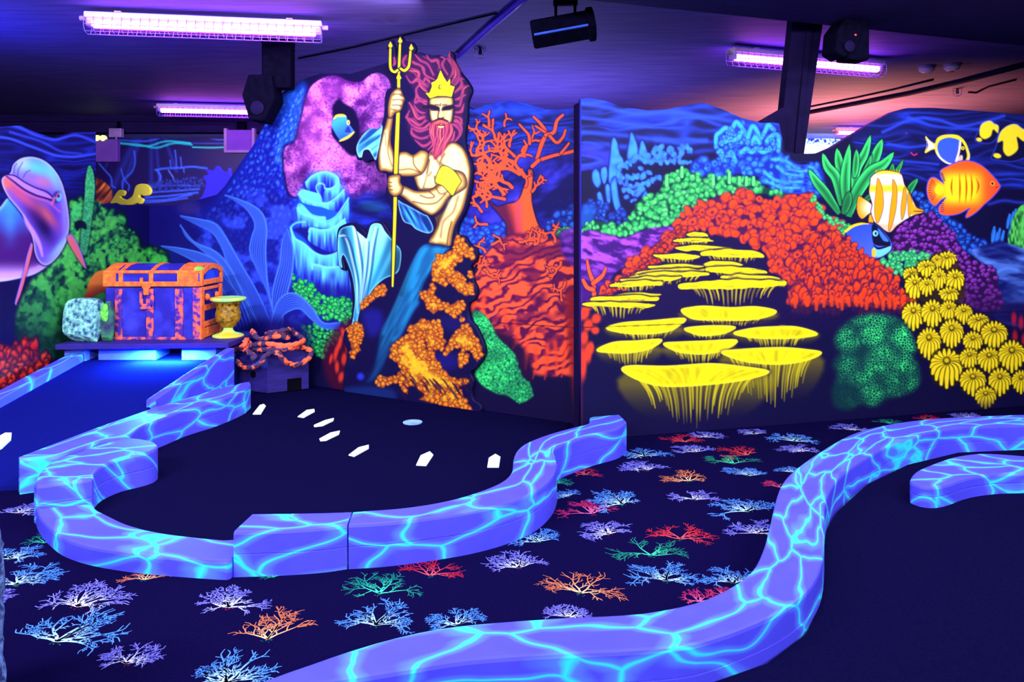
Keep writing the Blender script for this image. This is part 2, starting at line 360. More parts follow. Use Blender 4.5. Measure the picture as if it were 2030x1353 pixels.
def paint_left():
    c = Canvas(-150, 220, 320, 860, .9, (13, 9, 66))
    water(c, [(-150, 225), (200, 225), (200, 345), (-150, 350)], 3, 130, 17, (38, 62, 225), .9, 10)
    water(c, [(-150, 345), (180, 345), (180, 420), (-150, 420)], 9, 130, 20, (30, 45, 190), .5, 14)
    for P, a in (([(-120, 262), (-40, 240), (30, 250), (70, 268), (110, 277), (150, 268), (190, 282)], .8), ([(-100, 280), (0, 272), (60, 290), (110, 308), (150, 311), (200, 303)], .9), ([(20, 262), (80, 280), (120, 300), (160, 305)], .6)):
        c.stroke(P, 3.2, (58, 90, 255), a=a, glow=True)
    c.tex([(196, 402), (330, 402), (330, 560), (230, 470)], lambda X, Y, sd: (C(17, 12, 92)*np.ones(X.shape+(1,)), .9*np.ones_like(X)), 14)
    green_bank(c)
    for (x, y, rx, ry, q) in ((195, 560, 12, 26, 1), (160, 620, 14, 30, .7), (100, 640, 20, 30, .35), (120, 600, 14, 22, .5), (60, 625, 16, 24, .2)):
        c.blob(x, y, rx, ry, (60, 200, 70), .2, .9, .35*q)
    # tall column
    K = [(176, 329), (183, 337), (188, 365), (186, 400), (181, 440), (176, 480), (170, 505), (160, 500), (160, 470), (164, 430), (168, 390), (170, 355)]
    c.fill(K, (6, 20, 30), 7, .8, grow=2)
    c.fill(K, grad((60, 235, 120), (30, 120, 80), (176, 335), (165, 500)), 2.5)
    c.tex(K, lambda X, Y, sd: (mixc((20, 110, 70), (120, 255, 150), noise(X, Y, 2.2, 3)), .6*np.ones_like(X)), 2)
    c.fill([(150, 438), (168, 440), (172, 455), (160, 452), (152, 458)], (5, 10, 35), 3, .9)
    c.fill([(150, 440), (141, 425), (145, 413), (158, 402), (162, 412), (158, 428)], (70, 230, 110), 4, .7)
    # orange painted hump beside the chest
    H = [(147, 597), (165, 590), (172, 575), (178, 555), (190, 541), (205, 536), (250, 534), (250, 575), (222, 573), (205, 580), (180, 590), (160, 599)]
    c.fill(H, lambda X, Y, sd: mixc((255, 140, 56), (120, 20, 40), np.clip((Y-552-(235-X)*.28)/30, 0, 1)), 2)
    # dolphin body
    B = [(-160, 470), (-80, 445), (-20, 425), (0, 411), (18, 392), (40, 410), (70, 440), (100, 500), (115, 508), (95, 527), (68, 544), (35, 553), (0, 559), (-60, 562), (-160, 560)]
    def body(X, Y, sd):
        t = np.clip((Y-405)/150, 0, 1)
        col = mixc((60, 150, 250), (70, 25, 110), t*2.2)
        col = col+(mixc((60, 25, 100), (235, 190, 255), (Y-510)/42)-col)*sstep((Y-505)/35)[..., None]
        f = .5*np.exp(-((X-20)/14)**2)*np.clip(1-np.abs(Y-440)/60, 0, 1)
        col = col+(C(70, 190, 255)-col)*f[..., None]
        rim = np.exp(-(sd/4.5)**2)[..., None]
        return col+(C(190, 225, 255)-col)*rim*.75
    c.fill(B, body, 2.5)
    c.stroke([(-20, 548), (30, 545), (75, 532), (110, 502)], 7, (215, 165, 250), a=.75, glow=True)
    D = [(3, 358), (8, 350), (15, 347), (22, 341), (26, 327), (40, 315), (60, 311), (80, 315), (98, 326), (114, 345), (124, 366), (131, 392), (136, 424), (137, 452), (131, 480), (116, 507), (96, 525), (80, 522), (70, 505), (66, 480), (58, 452), (47, 430), (33, 411), (17, 392), (7, 374)]
    def head(X, Y, sd):
        col = np.empty(X.shape+(3,), np.float32); col[:] = C(120, 85, 215)
        def add(cx, cy, rx, ry, rot, k, a):
            nonlocal col
            cc, ss = math.cos(rot), math.sin(rot)
            u = ((X-cx)*cc+(Y-cy)*ss)/rx; v = (-(X-cx)*ss+(Y-cy)*cc)/ry
            col = col+(C(*k)-col)*(a*np.exp(-(u*u+v*v)))[..., None]
        add(50, 500, 30, 60, 0, (70, 70, 210), .6)
        add(70, 335, 40, 22, .3, (90, 225, 255), .95); add(105, 350, 14, 40, -.45, (120, 235, 255), .85)
        add(45, 325, 16, 16, 0, (190, 225, 255), .8); add(82, 360, 26, 12, .3, (225, 120, 150), .8); add(60, 350, 20, 9, .3, (150, 110, 235), .8)
        add(86, 445, 17, 42, -.45, (24, 10, 66), 1.); add(72, 425, 30, 14, .75, (55, 20, 105), .8); add(108, 430, 12, 40, -.1, (75, 45, 190), .7)
        add(40, 385, 52, 11, .72, (205, 85, 125), .95); add(95, 428, 30, 10, .9, (210, 95, 105), .85); add(12, 362, 13, 13, 0, (240, 120, 90), .9)
        add(128, 420, 6, 70, -.05, (150, 150, 255), .7); add(120, 490, 40, 9, -.9, (150, 215, 255), .85)
        rim = np.exp(-(sd/3.2)**2)[..., None]
        return col+(C(205, 215, 255)-col)*rim*.75
    c.fill(D, (10, 5, 50), 6, .8, grow=2.5)
    c.fill(D, head, 1.8)
    c.stroke([(47, 428), (55, 445), (66, 462), (78, 485), (84, 508)], [1.5, 4, 5, 4, 2], (205, 150, 245), 5, .95)
    c.stroke([(15, 348), (30, 355), (50, 368), (72, 380), (90, 388), (102, 395)], [1.5, 5, 6, 5.5, 5, 3], (190, 140, 240), 3, .9)
    c.stroke([(14, 346), (30, 349), (50, 362), (72, 373), (92, 380), (104, 390)], 1.3, (35, 10, 90), 1.6, .95)
    c.stroke([(13, 350), (28, 361), (48, 376), (70, 387), (90, 393), (103, 397)], 1.8, (35, 8, 80), 2, .95)
    c.stroke([(13, 352), (26, 364), (46, 380), (70, 392), (95, 400), (118, 420)], 3, (235, 105, 150), a=.6, glow=True)
    for P in ([(27, 343), (28, 332), (33, 324)], [(35, 350), (37, 336), (45, 322)], [(46, 352), (52, 342), (60, 338)]): c.stroke(P, .9, (50, 30, 140), 1.8, .7)
    c.blob(113, 391, 9, 12, (60, 30, 120), .2, .6, .8); c.blob(117, 391, 6, 9, (110, 200, 255), .2, .4, .9); c.blob(115, 388, 3.2, 4.5, (210, 80, 90), .2, .4, 1); c.blob(116, 389, 2, 3, (30, 20, 110), 0, .4, 1)
    c.stroke([(103, 404), (106, 398), (108, 392)], 2, (240, 130, 110), 2, .8)
    for P, Q in (([(62, 483), (65, 488), (61, 510), (52, 545), (42, 580), (32, 604), (31, 598), (40, 565), (48, 535), (55, 505)], 0), ([(133, 470), (140, 466), (150, 478), (162, 505), (170, 532), (160, 522), (146, 500), (136, 482)], 1)):
        c.fill(P, (10, 5, 40), 5, .7, grow=1.5)
        c.fill(P, (225, 110, 120), 1.5)
        c.stroke(P[:5] if Q else [P[0]]+P[:4:-1], 1.2, (150, 120, 255), 1.5, .8)
    # red tube coral low on the wall
    R = [(-150, 640), (-60, 660), (0, 690), (25, 690), (40, 672), (52, 680), (75, 690), (100, 722), (102, 740), (70, 770), (30, 790), (0, 810), (-150, 850)]
    c.lumps(R, 13, 8, (255, 80, 28), (60, 5, 40), 12, 2.1, .45, .15, .1, 1.35, .45, .5, mid=(190, 30, 40))
    c.stroke([(0, 735), (50, 725), (97, 715)], .7, (60, 5, 40), 1, .8)
    return c
# ---- wall_middle
def paint_mid():
    c = Canvas(190, 110, 1150, 890, .9, (12, 9, 56))
    c.tex([(200, 380), (560, 200), (700, 380), (780, 600), (500, 700), (200, 560)], lambda X, Y, sd: (mixc((14, 12, 80), (25, 50, 210), fbm(X, Y, 60, 4)*1.5-.35), .8*np.ones_like(X)), 60)
    c.tex([(200, 400), (440, 360), (520, 520), (200, 540)], lambda X, Y, sd: (mixc((20, 14, 110), (24, 20, 120), noise(X, Y, 30)), .9*np.ones_like(X)), 30)
    c.blob(375, 412, 22, 14, (70, 55, 130), 0, 1.2, .5)
    # water right of the king
    water(c, [(900, 190), (1150, 190), (1150, 345), (900, 345)], 5, 90, 17, (32, 70, 240), 1., 14)
    c.tex([(1050, 190), (1150, 190), (1150, 225), (930, 225), (960, 200), (1000, 192)], lambda X, Y, sd: (mixc((18, 30, 150), (40, 90, 250), noise(X, Y*3, 40, 3)), .6*np.ones_like(X)), 12)
    c.tex([(930, 330), (1150, 300), (1150, 450), (930, 450)], lambda X, Y, sd: (mixc((14, 12, 90), (62, 62, 235), fbm(X, Y*1.8+X*.6, 36, 2)*2.2-.75), .85*np.ones_like(X)), 40)
    green_bank(c)
    # blue hazy coral slope
    S = [(400, 450), (440, 400), (455, 375), (480, 330), (505, 290), (525, 250), (545, 225), (560, 200), (575, 185), (598, 175), (612, 200), (600, 250), (580, 330), (590, 420), (590, 560), (470, 560)]
    c.fill(S, (28, 58, 240), 40, .9)
    c.lumps(S, 10, 5.2, (105, 190, 255), (18, 26, 150), 5, 1.7, .7, .7, .35, 1.5, .3, 1.1, a=.9, mid=(60, 120, 255), fade=lambda x, y: np.clip((600-y)/200, .15, 1))
    c.fill([(560, 190), (598, 165), (606, 200), (585, 300), (560, 300)], (40, 130, 255), 34, .55)
    c.lumps([(545, 270), (600, 180), (606, 215), (586, 300), (555, 340)], 9, 4.5, (110, 220, 255), (25, 60, 210), 6, 2.2, .7, .4, .35, 1.3, .3, .9, a=.8)
    c.tex([(400, 420), (600, 400), (620, 640), (430, 660)], lambda X, Y, sd: (mixc((20, 18, 120), (60, 90, 250), np.clip((fbm(X, Y, 22, 11)-.42)*5, 0, 1)), .6*np.ones_like(X)), 50)
    # pink rock
    R = [(566, 292), (585, 280), (592, 255), (600, 225), (606, 195), (618, 170), (640, 155), (665, 150), (690, 160), (715, 162), (735, 148), (752, 145), (768, 155), (775, 175), (772, 200), (780, 235), (776, 290), (765, 330), (768, 375), (755, 388), (730, 392), (700, 395), (670, 380), (640, 370), (600, 388), (575, 385), (566, 350), (562, 315)]
    c.fill(R, (22, 6, 60), 10, .9, grow=4)
    c.tex(R, knobs_net((255, 140, 250), (80, 20, 110), 4.4, 2, .7), 3)
    def shade(X, Y, sd):
        n = fbm(X, Y, 42, 9); q = np.clip((X-700)/60, 0, 1)*.55+np.clip((Y-320)/70, 0, 1)*.45
        f1, f2 = worley(X, Y, 15, 4)
        return C(38, 8, 72)*np.ones(X.shape+(1,)), np.clip(q*.75+(n-.5)*1.1+np.clip(f1-.55, 0, 1)*.9, 0, .8)
    c.tex(R, shade, 6)
    c.fill([(612, 200), (640, 165), (670, 165), (690, 185), (650, 195), (640, 240), (650, 290), (600, 330), (596, 270)], (255, 130, 240), 40, .35)
    c.fill([(680, 308), (722, 310), (700, 322), (680, 330)], (240, 120, 235), 18, .5)
    Hh = [(672, 196), (682, 205), (702, 218), (712, 245), (713, 275), (708, 305), (695, 308), (680, 295), (665, 278), (657, 262), (660, 235), (660, 210)]
    c.fill(Hh, (14, 6, 52), 7, 1)
    F = [(661, 236), (672, 232), (686, 231), (689, 245), (688, 258), (697, 255), (702, 263), (690, 275), (676, 279), (668, 270), (661, 258), (658, 248)]
    c.fill(F, grad((60, 175, 255), (35, 80, 220), (672, 240), (690, 275)), 1.5)
    c.fill([(690, 246), (702, 262), (692, 268), (683, 262)], (60, 120, 250), 2); c.fill([(684, 262), (690, 250), (696, 262)], (30, 30, 120), 2, .8)
    c.stroke([(661, 236), (668, 230), (680, 229), (686, 231)], [1, 2.6, 2.6, 1], (250, 235, 70), 1.2)
    c.stroke([(673, 280), (682, 276), (693, 270), (702, 262)], [1, 2.4, 2.4, 1.2], (250, 230, 60), 1.2)
    c.blob(690.5, 243, 3.2, 5, (250, 245, 110), 0, .4); c.blob(690.5, 243, 1.1, 2, (80, 80, 40), 0, .5)
    # deep blue water under the rock
    c.tex([(690, 395), (790, 385), (790, 480), (690, 470)], lambda X, Y, sd: (mixc((14, 12, 80), (32, 60, 220), fbm(X, Y*3, 40, 6)*2.2-.8), .85*np.ones_like(X)), 20)
    c.blob(740, 410, 26, 10, (20, 90, 110), .1, 1.2, .5)
    # cyan vase sponge: tiers from the top down
    def tier(P, rim, dk=(28, 30, 170), lt=(96, 225, 255), seed=1, drip=1.):
        P = crv(P, True, 6); y0, y1 = P[:, 1].min(), P[:, 1].max()
        def f(X, Y, sd):
            n = noise(X, Y/9, 3.2, seed)*.65+noise(X, Y/6, 8, seed+3)*.5
            dist = np.full(X.shape, 99.)
            rp = crv(rim, False, 8)
            yr = np.interp(X, rp[np.argsort(rp[:, 0]), 0], rp[np.argsort(rp[:, 0]), 1])
            t = np.clip((Y-yr)/((y1-y0)*.85), 0, 1)
            return mixc(lt, dk, np.clip(t*1.15+(n-.55)*1.1*drip*np.clip(t*4, 0, 1), 0, 1)), np.ones_like(X)
        c.tex(P, f, 2.5, smooth=False)
        c.stroke(rim, 1.8, (130, 240, 255), a=.95, glow=True)
    def well(P): c.fill(P, (18, 14, 110), 8, .9)
    sil = [(605, 365), (620, 342), (645, 340), (670, 345), (676, 360), (688, 385), (692, 400), (690, 430), (705, 470), (716, 520), (718, 585), (690, 592), (640, 590), (600, 570), (584, 520), (577, 470), (576, 452), (590, 440), (590, 415), (592, 385)]
    c.fill(sil, (25, 90, 235), 26, .9)
    well([(606, 355), (640, 345), (672, 352), (670, 385), (640, 395), (606, 380)])
    tier([(606, 362), (625, 345), (650, 341), (668, 350), (672, 365), (664, 385), (648, 395), (632, 388), (612, 378)], [(606, 362), (620, 348), (645, 341), (668, 350), (672, 362)], seed=2)
    c.stroke([(632, 385), (627, 372), (632, 364), (642, 366), (644, 374)], 2, (120, 235, 255), a=.9, glow=True)
    tier([(644, 378), (660, 372), (672, 362), (680, 380), (672, 408), (645, 405)], [(645, 374), (655, 374), (665, 368), (672, 360)], seed=4)
    tier([(592, 385), (600, 376), (618, 380), (634, 386), (638, 400), (660, 400), (676, 385), (682, 378), (683, 395), (672, 420), (640, 412), (600, 402)], [(592, 384), (605, 395), (625, 402), (645, 404), (665, 394), (682, 376)], seed=6)
    c.stroke([(592, 386), (600, 377), (616, 384), (632, 386), (637, 396), (634, 404)], 2.2, (105, 225, 255), a=.9, glow=True)
    tier([(589, 415), (600, 408), (622, 428), (645, 430), (644, 442), (668, 430), (686, 405), (691, 395), (690, 440), (672, 470), (600, 460), (592, 440)], [(589, 413), (600, 424), (620, 431), (640, 440), (665, 430), (684, 404), (691, 393)], seed=8)
    c.stroke([(590, 418), (592, 406), (600, 408), (616, 425), (636, 431), (644, 432), (645, 446)], 2.3, (110, 230, 255), a=.9, glow=True)
    well([(580, 455), (600, 470), (620, 495), (640, 508), (670, 500), (690, 480), (690, 445), (660, 455), (610, 450)])
    tier([(612, 462), (616, 452), (640, 456), (662, 452), (684, 436), (688, 470), (680, 490), (655, 500), (630, 490), (612, 478)], [(612, 460), (616, 452), (636, 456), (660, 452), (684, 434)], seed=9)
    tier([(576, 450), (582, 470), (600, 480), (625, 502), (650, 508), (680, 494), (706, 475), (716, 520), (716, 560), (650, 560), (600, 552), (584, 520)], [(576, 452), (586, 473), (604, 484), (626, 502), (650, 507), (680, 494), (704, 474)], seed=11)
    c.stroke([(604, 440), (588, 442), (577, 452), (582, 474)], 2.6, (110, 225, 255), a=.9, glow=True)
    tier([(620, 530), (622, 524), (650, 530), (690, 526), (712, 520), (718, 560), (716, 592), (670, 590), (632, 585), (622, 560)], [(619, 534), (622, 524), (650, 530), (685, 527), (712, 519)], seed=13)
    c.fill([(580, 560), (720, 575), (720, 600), (600, 600)], (18, 14, 110), 22, .6)
    # green knobs
    g = dict(mid=(44, 215, 84))
    c.lumps([(580, 545), (592, 556), (612, 560), (628, 578), (660, 592), (690, 590), (705, 600), (702, 625), (685, 642), (660, 632), (640, 630), (610, 615), (585, 592)], 7, 4.6, (110, 255, 130), (10, 84, 66), 3, 1.25, .7, 3, 0, 1.3, .4, .5, **g)
    c.lumps([(598, 655), (612, 642), (640, 648), (670, 655), (680, 670), (655, 685), (640, 710), (622, 700), (600, 680)], 7, 4.6, (80, 240, 110), (8, 66, 56), 5, 1.2, .7, 3, 0, 1.3, .4, .5, **g)
    # seaweed: wide ribbed fronds
    def frond(L, Rr, n=8, seed=1, a=1.):
        L = crv(L, False, 8); Rr = crv(Rr, False, 8); m = 40
        rs = lambda Q: np.column_stack([np.interp(np.linspace(0, 1, m), np.linspace(0, 1, len(Q)), Q[:, k]) for k in (0, 1)])
        L = rs(L); Rr = rs(Rr)
        c.fill(np.vstack([L, Rr[::-1]]), (22, 30, 178), 4, .92*a, smooth=False)
        for i in range(n+1):
            t = i/n; Q = L*(1-t)+Rr*t
            fade = 1 if i in (0, n) else .75
            c.stroke(Q[::2], [1.0, 1.5, 1.9, 1.9, 1.5, .8], (72, 130, 255), 1.6, fade*a, n=3)
            if i < n: c.stroke((L*(1-t-.5/n)+Rr*(t+.5/n))[::2], 1.1, (16, 16, 120), 2.2, .6*a, n=3)
    frond([(446, 388), (470, 400), (492, 418), (506, 445), (500, 470), (496, 500), (510, 535), (530, 580), (545, 660)], [(446, 387), (480, 398), (515, 418), (528, 450), (526, 500), (530, 560), (540, 610), (560, 670)], 7)
    frond([(358, 430), (390, 445), (420, 460), (440, 490), (455, 530), (490, 590), (520, 660)], [(358, 428), (395, 435), (428, 445), (450, 475), (475, 520), (510, 580), (545, 660)], 7)
    frond([(358, 445), (370, 470), (400, 495), (430, 520), (455, 560), (490, 640)], [(357, 447), (385, 480), (425, 498), (455, 530), (485, 590), (520, 660)], 6)
    frond([(322, 490), (350, 500), (390, 520), (420, 540), (450, 600), (480, 670)], [(320, 488), (360, 493), (405, 505), (440, 530), (475, 600), (505, 670)], 6)
    frond([(420, 545), (440, 570), (455, 600), (470, 650)], [(440, 545), (465, 575), (485, 610), (505, 665)], 4, a=.8)
    frond([(571, 453), (560, 480), (556, 520), (545, 560), (540, 600), (548, 665)], [(570, 455), (580, 490), (580, 530), (572, 570), (562, 610), (560, 668)], 6)
    frond([(672, 652), (640, 650), (615, 630), (595, 612), (570, 618), (550, 640), (540, 680)], [(674, 640), (640, 640), (618, 610), (590, 585), (565, 585), (545, 612), (530, 680)], 7)
    c.fill([(480, 640), (600, 640), (600, 720), (450, 720)], (14, 10, 90), 30, .85)
    # red coral, low left of the king
    Rr = [(640, 700), (655, 665), (680, 640), (702, 640), (700, 775), (665, 775), (645, 745)]
    c.fill(Rr, (70, 8, 40), 18, .8)
    for (x, y, rx, ry, q) in ((682, 662, 5, 12, -.4), (674, 680, 4, 14, .2), (690, 690, 5, 10, 0), (666, 700, 4, 16, .2), (682, 712, 5, 12, .1), (694, 730, 4, 16, 0), (668, 728, 4, 12, 0), (676, 748, 5, 10, .2), (656, 712, 3, 10, .2), (688, 765, 4, 10, 0)):
        c.blob(x, y, rx, ry, (250, 62, 35), q, 1.1, .8)
    # cyan clouds behind the red tree
    c.lumps([(905, 440), (930, 435), (960, 450), (1000, 445), (1000, 490), (960, 505), (930, 480), (905, 480)], 10, 8, (60, 165, 255), (18, 30, 140), 7, 1., .6, 3, 0, 1.3, .4, .9, a=.85)
    c.lumps([(1085, 450), (1110, 420), (1140, 408), (1150, 408), (1150, 465), (1100, 470)], 10, 7.5, (45, 130, 240), (16, 24, 110), 8, 1.2, .6, .6, 0, 1.3, .4, .7)
    c.lumps([(1104, 455), (1125, 450), (1128, 468), (1110, 470)], 7, 6, (90, 245, 110), (10, 60, 60), 4, 1.1, mid=(50, 190, 80))
    c.tex([(1105, 470), (1150, 462), (1150, 570), (1120, 580)], lambda X, Y, sd: (mixc((50, 16, 100), (165, 70, 210), fbm(X, Y*1.8, 17, 3)*2-.5), .95*np.ones_like(X)), 8)
    # red tree coral trunk
    T = [(968, 398), (985, 410), (1005, 405), (1030, 395), (1048, 340), (1056, 345), (1053, 390), (1058, 420), (1068, 448), (1085, 465), (1080, 478), (1050, 470), (1020, 472), (1006, 470), (1004, 445), (990, 425)]
    c.fill(T, (20, 8, 50), 5, .8, grow=3)
    c.fill(T, lambda X, Y, sd: mixc((90, 20, 60), (255, 92, 42), np.clip((X-1003-(Y-420)*.3)/26, 0, 1)), 2)
    c.fill([(1022, 400), (1032, 400), (1034, 450), (1024, 460)], (225, 60, 110), 14, .6)
    br = (250, 84, 46)
    TR = []
    def flush():
        for P, w in TR: c.stroke(P, [w+1.6, w*.8+1.4], (16, 8, 60), 2, .8, n=3)
        for P, w in TR: c.stroke(P, [w, w*.75], br, 1.2, 1, n=3)
        TR.clear()
    def tree(x, y, ang, L, w, depth, rs, spread=.6, curl=.5, pts=None):
        P = [(x, y)]; a = ang
        for k in range(3):
            a += rs.uniform(-curl, curl); x += math.cos(a)*L/3; y += math.sin(a)*L/3; P.append((x, y))
        TR.append((P, w))
        if depth:
            for s in ((-1, 1) if rs.rand() > .25 else (-1, 0, 1)):
                tree(x, y, a+s*spread*rs.uniform(.6, 1.25), L*rs.uniform(.6, .85), w*.78, depth-1, rs, spread, curl)
        if depth and rs.rand() > .4:
            q = P[2]; tree(q[0], q[1], ang+rs.choice([-1, 1])*1.1, L*.5, w*.7, 0, rs, spread, curl)
    rs = np.random.RandomState(21)
    for (x, y, ang, L, w, d) in ((1040, 350, -1.7, 32, 4, 2), (1030, 345, -2.2, 34, 4, 3), (1015, 372, -2.6, 30, 3.6, 2), (1000, 395, -2.9, 26, 3.2, 2), (975, 330, -1.9, 30, 3.2, 3), (960, 380, -1.3, 22, 3, 2), (1000, 330, -1.5, 28, 3.2, 2), (985, 280, -2.3, 20, 2.8, 2), (970, 250, -1.3, 18, 2.6, 1), (955, 420, -2, 20, 2.6, 1), (965, 445, -2.7, 18, 2.6, 1), (1055, 380, -.4, 18, 2.6, 2), (1020, 310, -2, 24, 3, 2), (990, 355, -2.4, 24, 3, 2), (950, 345, -1.6, 18, 2.6, 1), (1000, 385, -2.2, 26, 3, 3), (965, 410, -1.8, 20, 2.6, 2), (945, 300, -1.2, 20, 2.4, 2), (955, 270, -1.9, 18, 2.4, 2), (1035, 300, -1.3, 24, 2.8, 2), (1020, 340, -1.9, 24, 2.8, 2), (1000, 250, -1.6, 16, 2.2, 1), (1042, 370, -.9, 18, 2.4, 2), (940, 390, -1.0, 16, 2.4, 1), (985, 300, -2.7, 22, 2.6, 2), (1010, 290, -1.2, 20, 2.6, 1)):
        tree(x, y, ang, L, w, d, rs)
    flush()
    for P, w in (([(1068, 318), (1100, 308), (1125, 303), (1150, 296)], [3.4, 3, 3, 3.4]), ([(1112, 304), (1122, 292), (1128, 284)], [2.6, 2]), ([(1064, 316), (1074, 285), (1082, 264), (1072, 246), (1058, 232)], [3, 4, 3.6, 3, 2.2]), ([(1080, 262), (1062, 250)], [2.6, 2]), ([(1082, 268), (1098, 262), (1104, 240), (1116, 228)], [3.4, 3.4, 3, 2.4]), ([(1090, 270), (1104, 283), (1116, 272), (1121, 258)], [3, 2.8, 2.2]), ([(1050, 285), (1048, 268), (1038, 256), (1030, 247)], [2.8, 2.6, 2]), ([(1055, 330), (1068, 318)], [3.6, 3.4])):
        c.stroke(P, [q+1.6 for q in w], (16, 8, 60), 2, .8); c.stroke(P, w, br, 1.2)
    # red mound
    M = [(930, 560), (945, 545), (955, 515), (975, 490), (1000, 470), (1050, 465), (1085, 475), (1105, 470), (1112, 500), (1125, 520), (1150, 560), (1150, 730), (1125, 745), (1090, 745), (1060, 740), (1045, 700), (1010, 670), (960, 650), (935, 610)]
    c.fill(M, (75, 12, 62), 16, .92)
    def mnd(X, Y, sd):
        Yw = Y+.32*(X-1040)-34*(fbm(X, Y, 50, 3)-.5); q = Yw/19+2.2*fbm(X, Y*1.3, 34, 8); w = .5+.5*np.sin(2*math.pi*q)*.8+.55*(fbm(X, Y*1.5, 15, 14)-.5)
        v = np.clip((w-.16)*2.4, 0, 1); v2 = np.clip((fbm(X, Yw*1.4, 40, 21)-.33)*7, 0, 1)
        return mixc((84, 12, 66), (255, 88, 50), v*(.25+.75*v2)), np.ones_like(X)
    c.tex(M, mnd, 12)
    for (x, y, ang) in ((950, 520, -1.2), (962, 500, -2), (945, 545, -.8), (975, 485, -.3), (1100, 480, -1.9), (1112, 520, 1.3), (1120, 560, 1.2), (960, 535, 0.2), (1030, 480, -.2), (1060, 485, 0.3)):
        tree(x, y, ang, 18, 2.6, 2, rs, .8, .8)
    flush()
    for (x, y, L) in ((1020, 660, 40), (1045, 700, 40), (1062, 710, 52), (1085, 705, 60), (1100, 700, 55), (1120, 700, 60), (1140, 700, 70), (1000, 630, 30), (960, 605, 30), (940, 600, 24)):
        c.stroke([(x, y-20), (x+rs.uniform(-5, 5), y+L*.3), (x+rs.uniform(-8, 8), y+L*.8)], [7, 6, 2], (250, 74, 40), a=.7, glow=True)
    c.fill([(930, 640), (1010, 665), (1050, 720), (1040, 780), (930, 700)], (46, 8, 50), 24, .75)
    c.stroke([(985, 640), (1060, 645), (1140, 650)], .8, (30, 4, 30), 1, .85)
    c.fill([(900, 770), (1150, 775), (1150, 900), (900, 900)], (15, 6, 52), 60, .9)
    c.fill([(1120, 600), (1150, 600), (1150, 840), (1143, 840)], (140, 24, 36), 16, .8)
    # green bush right of the king
    Bq = [(937, 620), (956, 622), (972, 640), (986, 668), (1006, 688), (1022, 706), (1030, 738), (1050, 764), (1055, 786), (1030, 799), (1008, 786), (985, 780), (958, 766), (942, 742), (952, 720), (966, 700), (950, 665)]
    c.fill(Bq, (5, 40, 46), 9, .95)
    c.tex(Bq, lambda X, Y, sd: (mixc((5, 45, 48), (60, 245, 115), (1.25-worley(X, Y, 4.6, 5)[0]*1.3)*(.2+1.5*fbm(X, Y, 24, 3))), np.ones_like(X)), 6)
    c.lumps(Bq, 9, 4.2, (70, 255, 125), (5, 70, 60), 9, 1.1, .8, 3, 0, 1.2, .4, .8, a=.7, fade=lambda x, y: np.clip((x-955)/70, .25, 1))
    return c
# ---- painted cut-out of the bearded king
KING = [(797, 78), (800, 72), (807, 84), (816, 84), (823, 86), (829, 98), (826, 110), (840, 106), (862, 112), (880, 112), (892, 118), (897, 104), (904, 108), (906, 122), (918, 145), (930, 160), (940, 180), (932, 205), (930, 240), (926, 275), (930, 300), (940, 325), (940, 362), (930, 412), (914, 446), (912, 464), (926, 468), (936, 484), (950, 494), (950, 515), (938, 530), (944, 556), (951, 572), (948, 592), (934, 604), (936, 632), (948, 646), (958, 666), (966, 688), (964, 708), (952, 726), (938, 738), (944, 755), (940, 775), (944, 792), (956, 800), (960, 812), (946, 816), (900, 809), (850, 800), (780, 790), (730, 783), (692, 779), (690, 740), (696, 700), (688, 672), (692, 652), (702, 640), (706, 590), (698, 540), (686, 510), (690, 535), (680, 528), (676, 500), (676, 462), (684, 448), (706, 442), (722, 452), (735, 466), (738, 450), (745, 441), (762, 440), (774, 455), (784, 470), (784, 420), (772, 385), (776, 348), (756, 338), (748, 318), (730, 322), (722, 312), (716, 318), (712, 295), (722, 272), (740, 256), (758, 256), (768, 232), (772, 185), (788, 172), (792, 150), (777, 140), (778, 108), (774, 98), (781, 80), (788, 98), (790, 125)]
